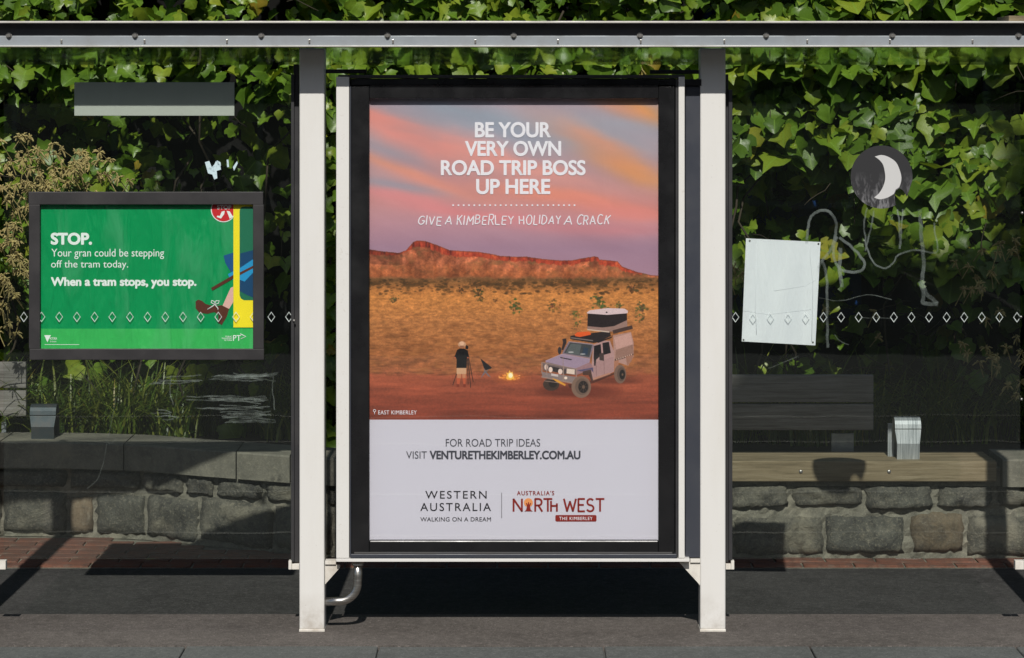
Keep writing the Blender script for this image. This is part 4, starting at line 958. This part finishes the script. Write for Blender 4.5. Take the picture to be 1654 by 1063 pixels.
def curve(pts, n=6):
    o = []; pts = [pts[0]] + list(pts) + [pts[-1]]
    for i in range(1, len(pts) - 2):
        p0, p1, p2, p3 = pts[i - 1], pts[i], pts[i + 1], pts[i + 2]
        for k in range(n):
            t = k / n; o.append(tuple(.5 * ((2 * p1[j]) + (-p0[j] + p2[j]) * t + (2 * p0[j] - 5 * p1[j] + 4 * p2[j] - p3[j]) * t * t + (-p0[j] + 3 * p1[j] - 3 * p2[j] + p3[j]) * t ** 3) for j in (0, 1)))
    o.append(pts[-2]); return o
# round sticker with a white crescent
st = thing('round_sticker', 'peeling round black sticker with a white crescent on the right glass panel', 'sticker', (X(1425), .04, 1.8))
g = NG('sticker_black'); n = g.noise(60, 4, .7, g.co((1, 1, .35), (0, .6, 0)), .5); sx2 = g.n('ShaderNodeSeparateXYZ'); g.l(g.co(), sx2.inputs[0])
low = g.math('MULTIPLY', g.ramp(n, [(.46, 0.), (.6, 1.)]), g.ramp(g.math('MULTIPLY_ADD', sx2.outputs[2], -4.5, 4.5 * Z(255)), [(.25, 0.), (.8, 1.)]))
M['st_black'] = g.end(g.pr(g.mix(low, (.022, .022, .025), (.2, .2, .21)), .5))
cx0, cy0, R0 = 1424, 286, 50
outer = [(cx0 + R0 * math.cos(math.radians(a)), cy0 + (R0 + 1) * math.sin(math.radians(a))) for a in range(62, 372, 8)]
plate('sticker_disc', outer + [(1471, 300), (1465, 318), (1459, 308), (1453, 304), (1447, 308), (1445, 316), (1446, 328)], GP - .0022, .0012, M['st_black'], st)
cres_s = None
cres = [(1413, 253), (1424, 250.5), (1436, 254), (1447, 262), (1453, 274), (1456, 288), (1453, 301), (1447, 306), (1444, 313), (1434, 319), (1421, 322), (1412, 319), (1420, 312), (1427, 300), (1430, 286), (1427, 268), (1421, 259)]
_i = cres.index((1447, 306)); _j = cres.index((1444, 313))
cres_s = curve(cres[:_i + 1]) + curve(cres[_j:_j + 4]) [0:] + curve(cres[_j + 3:] + [cres[0]])[1:-1]
plate('sticker_crescent', cres_s, GP - .0030, .0007, flat('sticker_white', (226, 226, 226), .8, .5), st)
# graffiti and scratches on the glass (sub-parts of the panels they are on)
gy_ = GP - .0025
def _w(a, b): return .5 * math.sin(a * .31 + b * .17) + .35 * math.sin(a * .83 - b * .4)
def scrawl(lines, wpx, mat, parent, name):
    for l in lines: tubes(name, [[P(x + _w(x, y), y + _w(y, x), gy_) for x, y in curve(l)]], wpx / 2 * .0025, mat, parent, 6, .08, None, True)
scrawl([[(1304, 388), (1306, 360), (1314, 346), (1330, 340), (1343, 345), (1350, 360), (1350, 378), (1342, 402), (1328, 422), (1322, 433)], [(1327, 420), (1334, 440), (1336, 470), (1336, 520), (1337, 562)],
        [(1352, 382), (1346, 400), (1348, 418), (1354, 432), (1372, 440), (1392, 436), (1396, 426), (1388, 412), (1372, 396), (1355, 384)]], 5, M['tag_paint'], gr, 'graffiti_tag')
scrawl([[(1400, 335), (1396, 360), (1398, 388), (1404, 412), (1415, 428), (1430, 433), (1444, 424), (1452, 412), (1480, 404), (1513, 408), (1511, 380), (1508, 360)], [(1412, 340), (1406, 370), (1398, 406)], [(1450, 338), (1453, 370), (1453, 402)], [(1458, 338), (1456, 370), (1454, 402)]], 3.2, M['tag_paint'], gr, 'graffiti_tag')
scrawl([[(1486, 338), (1488, 380), (1492, 420), (1490, 452), (1494, 470), (1502, 480), (1515, 490)], [(1486, 455), (1492, 476), (1492, 490), (1515, 491)], [(1358, 400), (1356, 430), (1360, 465)]], 7, M['tag_paint'], gr, 'graffiti_tag')
scrawl([[(1322, 481), (1360, 486), (1400, 476), (1440, 484)], [(1348, 540), (1356, 550), (1372, 557)], [(1390, 513), (1440, 514)], [(1290, 575), (1240, 596)]], 1.6, M['scratch'], gr, 'scratch')
rs = random.Random(12); L = []
for (x0_, y0_, x1_, y1_, n_) in ((335, 602, 450, 616, 12), (240, 608, 330, 622, 4), (300, 640, 440, 660, 12), (240, 662, 300, 680, 5), (350, 664, 446, 684, 12)):
    for k in range(n_):
        a = rs.uniform(0, .4); y = rs.uniform(y0_, y1_)
        L.append([(x0_ + (x1_ - x0_) * a, y), ((x0_ + x1_) / 2, y + rs.uniform(-3, 3)), (x1_ - rs.uniform(0, 25), y + rs.uniform(-6, 6))])
for x in (276, 441): L.append([(x, 606), (x + rs.uniform(-3, 3), 630), (x + rs.uniform(-4, 4), rs.uniform(640, 665))])
scrawl(L, 2.0, M['scratch'], gl, 'scratch')
scrawl([[(188, 640), (172, 720), (160, 770), (140, 790)], [(170, 710), (178, 716), (188, 708)]], 1.0, M['scratch'], gl, 'scratch')
for pts in ([(331, 262), (338, 260), (342, 270), (346, 266), (349, 260), (356, 268), (357, 274), (350, 276), (351, 288), (346, 290), (343, 282), (336, 280)], [(366, 258), (369, 258), (370, 270), (367, 270)], [(376, 270), (383, 260), (384, 264), (378, 276)], [(350, 259), (356, 262), (357, 268), (352, 266)]):
    plate('pale_patch', pts, gy_, .0006, M['pale_mark'], gl)  # small pale blue-white patches on the left glass

# bit of board lying on the roof edge
o = box('roof_board', X(1628, -.15), X(1800, -.15), -.17, .1, Z(34.0, -.26) + .0006, Z(30.5, -.15) + .012, M['wood'], None, .002)
tag(o, 'pale timber offcut lying on top of the roof edge at the far right', 'board')

# ------------------------------------------------------------------ creeper, grasses and trees
def leaf_template(v):
    "a lobed creeper leaf in its own plane: base at 0,0; tip towards -z; folded along the midrib"
    r = random.Random(v)
    out = [(0, 0), (.16, .11), (.38, .13), (.58, -.02), (.50, -.18), (.62, -.38), (.55, -.56), (.38, -.60), (.24, -.76), (.0, -.98)]
    out = [(x * r.uniform(.84, 1.16), z * r.uniform(.90, 1.10)) for x, z in out]
    R = out[1:-1]; Lf = [(-x * r.uniform(.85, 1.1), z * r.uniform(.93, 1.06)) for x, z in reversed(R)]
    ring = [out[0]] + R + [out[-1]] + Lf
    fold = r.uniform(.10, .55); curl = r.uniform(.05, .7)
    def y(x, z): return -abs(x) * fold + curl * (z + .4) ** 2 * .6 + .14 * math.sin(x * 7 + v) * abs(x)
    mid = [(0, -.25), (0, -.58)]
    V = [(x, y(x, z), z) for x, z in ring] + [(x, y(x, z), z) for x, z in mid]
    n = len(ring); m0, m1 = n, n + 1; F = []
    h = n // 2
    for i in range(n):
        j = (i + 1) % n; zi = (ring[i][1] + ring[j][1]) / 2
        F.append((i, j, m0 if zi > -.36 else m1))
    F += [(m0, 5, m1), (m1, n - 5, m0)] if False else []
    # close the gap between the two fans
    s_ = [k for k in range(n) if (ring[k][1] + ring[(k + 1) % n][1]) / 2 > -.36]
    sw = sorted({k for k in range(n) if (k in s_) != ((k - 1) % n in s_)})
    for k in sw: F.append((k, m1, m0) if k < h else (k, m0, m1))
    return np.array(V, np.float32), np.array(F, np.int32)
LT = [leaf_template(i) for i in range(14)]
def rotmats(n, rng, face=0.0, spread=.6, droop=-.4):
    ax = rng.normal(droop, spread * .8, n); az = rng.normal(face, spread, n); ay = rng.normal(0, .7, n)
    ca, sa = np.cos(ax), np.sin(ax); cz, sz = np.cos(az), np.sin(az); cy, sy = np.cos(ay), np.sin(ay)
    Rx = np.zeros((n, 3, 3)); Rx[:, 0, 0] = 1; Rx[:, 1, 1] = ca; Rx[:, 1, 2] = -sa; Rx[:, 2, 1] = sa; Rx[:, 2, 2] = ca
    Rz = np.zeros((n, 3, 3)); Rz[:, 2, 2] = 1; Rz[:, 0, 0] = cz; Rz[:, 0, 1] = -sz; Rz[:, 1, 0] = sz; Rz[:, 1, 1] = cz
    Ry = np.zeros((n, 3, 3)); Ry[:, 1, 1] = 1; Ry[:, 0, 0] = cy; Ry[:, 0, 2] = sy; Ry[:, 2, 0] = -sy; Ry[:, 2, 2] = cy
    return np.einsum('nij,njk,nkl->nil', Rz, Rx, Ry)
def leaf_cloud(name, pos, size, mats, mat, parent=None, kind='stuff', seed=0):
    rng = np.random.default_rng(seed); ti = rng.integers(0, len(LT), len(pos)); Vs, Fs, tint, rib = [], [], [], []; off = 0
    for t, (V, F) in enumerate(LT):
        idx = np.where(ti == t)[0]
        if not len(idx): continue
        W = np.einsum('nij,vj->nvi', mats[idx], V) * size[idx, None, None] + pos[idx, None, :]
        nv = len(V); Vs.append(W.reshape(-1, 3)); Fs.append((F[None] + (np.arange(len(idx)) * nv)[:, None, None] + off).reshape(-1, 3)); off += nv * len(idx)
        tint.append(np.repeat(rng.random(len(idx)), nv)); rib.append(np.tile(np.abs(V[:, 0]), len(idx)))
    V = np.concatenate(Vs).astype(np.float32); F = np.concatenate(Fs); me = bpy.data.meshes.new(name)
    me.vertices.add(len(V)); me.vertices.foreach_set('co', V.ravel()); me.loops.add(F.size); me.loops.foreach_set('vertex_index', F.ravel().astype(np.int32))
    me.polygons.add(len(F)); me.polygons.foreach_set('loop_start', (np.arange(len(F)) * 3).astype(np.int32)); me.polygons.foreach_set('loop_total', np.full(len(F), 3, np.int32))
    a = me.attributes.new('tint', 'FLOAT', 'POINT'); a.data.foreach_set('value', np.concatenate(tint).astype(np.float32)); a = me.attributes.new('rib', 'FLOAT', 'POINT'); a.data.foreach_set('value', np.concatenate(rib).astype(np.float32)); me.update(); me.validate()
    me.shade_smooth()
    return link(name, me, mat, parent, kind)
def sm(x, a, b): t = np.clip((x - a) / (b - a), 0, 1); return t * t * (3 - 2 * t)
cn = up(np.random.default_rng(8).random((14, 26)), 400, 800)        # clumps
def clump(px, py): return cn[np.clip(((py + 150) / 950 * 399), 0, 399).astype(int), np.clip(((px + 500) / 2700 * 799), 0, 799).astype(int)]
def density(px, py):
    d = np.full(px.shape, .9)
    mL = sm(px, 190, 300) * (1 - sm(px, 470, 520)) * sm(py, 135, 190)
    d *= 1 - .93 * mL
    dR = (px > 1150) * sm(py, 400 + 30 * np.sin(px / 60), 480)
    d *= 1 - .97 * dR; d = np.where((px > 1150) & (py > 530), 0, d)
    d *= 1 - .80 * sm(px, 1600, 1680) * (py > 110) * (1 - sm(px, 1640, 1700) * .5)
    d *= 1 - 1. * (px < 520) * sm(py, 430, 500)
    d *= 1 - .96 * np.exp(-((px - 168) / 26.) ** 2) * (py < 60) - .0
    d *= 1 - .96 * np.exp(-((px - 1120) / 34.) ** 2) * (py < 60)
    d = np.where((px < 225) & (py > 120) & (py < 340), 1.1, d)
    mid = (px > 540) & (px < 1090) & (py > 170); d = np.where(mid, .25, d)
    c = clump(px, py)
    return d * (.12 + .88 * sm(c, .16, .40))
N = 60000; rng = np.random.default_rng(3)
px = rng.uniform(-900, 2500, N); py = rng.uniform(-330, 720, N)
keep = rng.random(N) < density(px, py) * .36
px, py = px[keep], py[keep]
c = clump(px, py); Yd = 2.86 - c * .38 + rng.uniform(-.10, .14, len(px)) - .10 * (py < 130) - .16 * ((px < 225) & (py > 110) & (py < 340))
pos = np.stack([(px - PXC) * (D + Yd) / FPX, Yd, H - (py - PYH) * (D + Yd) / FPX], -1)
size = (.044 + .080 * rng.random(len(px)) ** 1.5) * (1 + .25 * (px > 1150)); mats = rotmats(len(px), rng, 0, .6, -.45)
cr = thing('creeper', 'dense bright green broad-leaved creeper covering the wall behind the whole shelter', 'creeper', (0, 2.8, .4))
vis = (px > -30) & (px < 1690) & (py > -25) & (py < 640) & ~((px > 560) & (px < 1100) & (py > 150)) & ~((px > 46) & (px < 425) & (py > 320))
score = np.where(vis, size / (D + Yd) * (1.3 - (Yd - 2.3)), -1); top = np.argsort(-score)[:296]
single = np.zeros(len(px), bool); single[top] = True
lmes = []
for V_, F_ in LT:
    me = bpy.data.meshes.new('leaf'); me.from_pydata([tuple(map(float, v)) for v in V_], [], [tuple(map(int, f)) for f in F_]); me.materials.append(M['leaf']); a = me.attributes.new('rib', 'FLOAT', 'POINT'); a.data.foreach_set('value', np.abs(V_[:, 0]).astype(np.float32)); me.shade_smooth(); lmes.append(me)
for i in top:
    o = bpy.data.objects.new('leaf', lmes[int(rng.integers(0, len(LT)))]); COL.objects.link(o)
    o.matrix_world = Matrix.Translation(Vector(map(float, pos[i]))) @ Matrix([list(map(float, r_)) for r_ in mats[i]]).to_4x4() @ Matrix.Scale(float(size[i]), 4)
    adopt(o, cr)
rest = ~single
leaf_cloud('foliage', pos[rest], size[rest], mats[rest], M['leaf'], cr, 'stuff', 1)
# leaves deeper in the growth
N = 13000; px2 = rng.uniform(-900, 2500, N); py2 = rng.uniform(-330, 700, N); Y2 = rng.uniform(3.0, 3.7, N)
k2 = rng.random(N) < np.where((py2 > 440) | ((px2 > 210) & (px2 < 500)), .45, 1.) * (1 - .9 * np.exp(-((px2 - 168) / 26.) ** 2) * (py2 < 60)) * (1 - .9 * np.exp(-((px2 - 1120) / 34.) ** 2) * (py2 < 60))
px2, py2, Y2 = px2[k2], py2[k2], Y2[k2]
pos2 = np.stack([(px2 - PXC) * (D + Y2) / FPX, Y2, H - (py2 - PYH) * (D + Y2) / FPX], -1)
leaf_cloud('inner_foliage', pos2, rng.uniform(.06, .12, len(px2)), rotmats(len(px2), rng, 0, .8, -.4), M['leaf'], cr, 'stuff', 2)
rv_ = random.Random(9); L = []
for k in range(46):
    x = rv_.uniform(-200, 1850); y = rv_.uniform(560, 720); Y = rv_.uniform(2.85, 3.3); l = [P(x, y + 60, Y)]
    for j in range(rv_.randint(7, 14)):
        x += rv_.gauss(0, 18); y -= rv_.uniform(25, 55); Y += rv_.gauss(0, .04); l.append(P(x, y, Y))
    L.append(l)
tubes('stem', L, .006, M['stem'], cr, 5)
L = []
for k in range(150):        # short leaf stalks and loose tendrils
    x = rv_.uniform(-50, 1700); y = rv_.uniform(-20, 640); Y = rv_.uniform(2.5, 2.8); a = rv_.uniform(0, 6.28); l = [P(x, y, Y)]
    for j in range(4):
        a += rv_.gauss(0, .3); x += 14 * math.cos(a); y += 14 * math.sin(a); l.append(P(x, y, Y))
    L.append(l)
tubes('tendril', L, .0022, M['stem'], cr, 4, 1, 'stuff')

# dry blossom hanging over the creeper
def sprigs(centres, seed):
    r = random.Random(seed); V, F = [], []
    for cx, cy, R, n in centres:
        for k in range(n):
            x, y = r.gauss(cx, R), r.gauss(cy, R * 1.1); Y = r.uniform(2.20, 2.42); p = P(x, y, Y)
            q = p + Vector((r.uniform(-.05, .05), r.uniform(.0, .1), -r.uniform(.04, .1))); tube_into(V, F, [p, (p + q) / 2, q], .0022, 4)
            for j in range(r.randint(7, 12)):
                d = Vector((r.gauss(0, 1), r.gauss(-.3, .7), r.gauss(.2, .9))).normalized(); ln = r.uniform(.016, .038)
                sag = Vector((0, 0, -.008)); tube_into(V, F, [p, p + d * ln * .6, p + d * ln + sag], .0042, 4, 1, [.35, 1, .5])
    return V, F
V, F = sprigs([(30, 260, 26, 16), (70, 240, 18, 10), (20, 330, 20, 16), (60, 290, 26, 15), (130, 265, 14, 14), (160, 285, 14, 12), (120, 295, 20, 14), (75, 300, 20, 12), (15, 400, 18, 15), (12, 470, 14, 12), (34, 430, 12, 12), (-60, 300, 60, 30), (-60, 440, 50, 22), (20, 520, 10, 6)], 5)
me = bpy.data.meshes.new('dry_blossom'); me.from_pydata(V, [], F); db = link('dry_blossom', me, M['dry'], None, 'stuff')
tag(db, 'tan dry blossom sprays hanging at the left edge above the notice', 'blossom')
V, F = sprigs([(1600, 450, 22, 7), (1590, 560, 24, 9), (1640, 590, 20, 8), (1550, 440, 20, 4), (1190, 440, 14, 5), (1630, 400, 14, 3), (1360, 520, 40, 4)], 6)
me = bpy.data.meshes.new('dry_blossom'); me.from_pydata(V, [], F); db = link('dry_blossom', me, M['dry'], None, 'stuff')
tag(db, 'sparse tan seed sprays in the dark growth behind the right glass panel', 'blossom')

# strap-leaved grasses along the bed
def grass(name, spots, seed, label):
    r = random.Random(seed); V, F, T = [], [], []
    for (x, y, zb, n, hgt) in spots:
        for k in range(n):
            a = r.uniform(0, 6.28); lean = r.uniform(.2, 1.15) * hgt; hh = hgt * r.uniform(.6, 1.1); wd = r.uniform(.003, .0075)
            bx_, by_ = x + r.gauss(0, .04), y + r.gauss(0, .04); dx, dy = math.cos(a), math.sin(a) * .7; pxn, pyn = -math.sin(a), math.cos(a)
            b0 = len(V); tn = r.random(); drop = r.uniform(.1, 1.35)
            for j in range(7):
                t = j / 6; w_ = wd * (1 - t ** 2.2) + .0006; o_ = lean * t ** 1.7; z = zb + hh * (t - drop * .55 * t ** 3)
                for s_ in (-1, 1): V.append((bx_ + dx * o_ + pxn * w_ * s_, by_ + dy * o_ + pyn * w_ * s_, z)); T.append(tn)
            for j in range(6): q = b0 + j * 2; F.append((q, q + 1, q + 3, q + 2))
    me = bpy.data.meshes.new(name); me.from_pydata(V, [], F); at = me.attributes.new('tint', 'FLOAT', 'POINT'); at.data.foreach_set('value', np.array(T, np.float32)); a2 = me.attributes.new('rib', 'FLOAT', 'POINT'); a2.data.foreach_set('value', np.full(len(T), .2, np.float32)); me.shade_smooth()
    return tag(link(name, me, M['strap'], None, 'stuff'), label, 'grass')
r = random.Random(2)
sp = [(X(r.uniform(-200, 620), 2.8), r.uniform(2.72, 3.25), .40, r.randint(34, 50), r.uniform(.36, .56)) for _ in range(64)]
grass('strap_leaf_grass', sp, 3, 'arching green strap leaves in the bed below the green notice')
sp = [(X(r.uniform(640, 1900), 2.8), r.uniform(2.6, 3.3), .40, r.randint(16, 28), r.uniform(.38, .6)) for _ in range(56)]
grass('strap_leaf_grass', sp, 4, 'shaded strap leaves in the bed behind the right bench')

# trees added out of view: crowns shaped to shade parts of the growth
TANE = math.tan(SUN_EL) / math.cos(SUN_AZ); TANA = math.tan(SUN_AZ)
def shade_point(px_, py_, Yt, Yc):
    p = P(px_, py_, Yt); return (p.x - (Yt - Yc) * TANA, Yc, p.z + (Yt - Yc) * TANE)
def shade_tree(name_label, trunk_xy, regions, seed, extra):
    rg = np.random.default_rng(seed); pts = []
    for (x0_, x1_, y0_, y1_, n_) in regions:
        for k in range(n_):
            Yc = rg.uniform(-7.6, -5.2); pts.append(shade_point(rg.uniform(x0_, x1_), rg.uniform(y0_, y1_), 2.75, Yc))
    pts = np.array(pts); ex = np.array([rg.normal(extra[0], extra[1]) for _ in range(extra[2])]) if extra[2] else np.zeros((0, 3))
    allp = np.concatenate([pts, ex]) if len(ex) else pts; mid_ = ex.mean(0)
    t = thing('shade_tree', name_label, 'tree', (trunk_xy[0], trunk_xy[1], 0))
    leaf_cloud('crown', allp, rg.uniform(.12, .24, len(allp)), rotmats(len(allp), rg, 0, 1.0, .8), M['tree_leaf'], t, 'stuff', seed)
    V, F = [], []; cx, cy, cz = mid_; rr_ = random.Random(seed); tx, ty = trunk_xy
    tube_into(V, F, [(tx, ty, -.15), (tx, ty, 2), (tx * .98, ty, 4.5), ((tx + cx) / 2, (ty + cy) / 2, 6.6), (cx, cy, cz)], .17, 10, 1, [1.2, 1, .8, .5, .2])
    for k in range(9):
        q = allp[rr_.randrange(len(allp))]; m = Vector(((tx + cx) / 2, (ty + cy) / 2, 6.2)); tube_into(V, F, [m, (m + Vector(q)) / 2 + Vector((0, 0, .2)), Vector(q)], .03, 6, 1, [1, .6, .25])
    me = bpy.data.meshes.new('trunk'); me.from_pydata(V, [], F); link('trunk', me, M['bark'], t, None, True)
shade_tree('unseen tree added on the left, crown shaped to shade the growth', (-4.6, -6.2), [(290, 500, 270, 470, 420), (340, 540, 440, 735, 420)], 21, ((-6.0, -6.4, 10), (.8, .8, .8), 500))
shade_tree('unseen tree added on the right, crown shaped to shade the growth', (4.8, -6.2), [(1190, 1900, 490, 800, 1750), (1640, 1900, 200, 490, 350)], 22, ((4.4, -6.4, 10), (.8, .8, .8), 500))

# buildings across the street, reflected in the glass
def building(x0_, x1_, hgt, col, seed, label):
    b = thing('building', label, 'building', ((x0_ + x1_) / 2, -22, 0)); r = random.Random(seed)
    m = painted('facade', tuple(v * .6 for v in col), .8, .2, tuple(v * .7 for v in col), 1); gm = painted('facade_window', (.02, .025, .03), .15, .05); fr = painted('facade_frame', (.3, .3, .28), .6, .1)
    box('wall', x0_, x1_, -28, -22, 0, hgt, m, b, .02); box('parapet', x0_ - .1, x1_ + .1, -22.2, -21.95, hgt, hgt + .4, fr, b, .01)
    n = int((x1_ - x0_) / 2.4)
    for fl in range(int(hgt // 3)):
        for i in range(n):
            xx = x0_ + (i + .5) * (x1_ - x0_) / n
            f_ = box('window', xx - .65, xx + .65, -21.99, -21.9, fl * 3 + .8, fl * 3 + 2.5, fr, b, .01)
            box('pane', xx - .57, xx + .57, -21.895, -21.885, fl * 3 + .88, fl * 3 + 2.42, gm, f_, 0)
building(-22, -7, 8.5, (.14, .08, .06), 1, 'brown brick shop building across the road on the left'); building(-6.9, 5, 7.2, (.10, .10, .09), 2, 'dark grey shop building across the road in the middle'); building(5.1, 20, 9, (.12, .09, .07), 3, 'tan brick shop building across the road on the right')
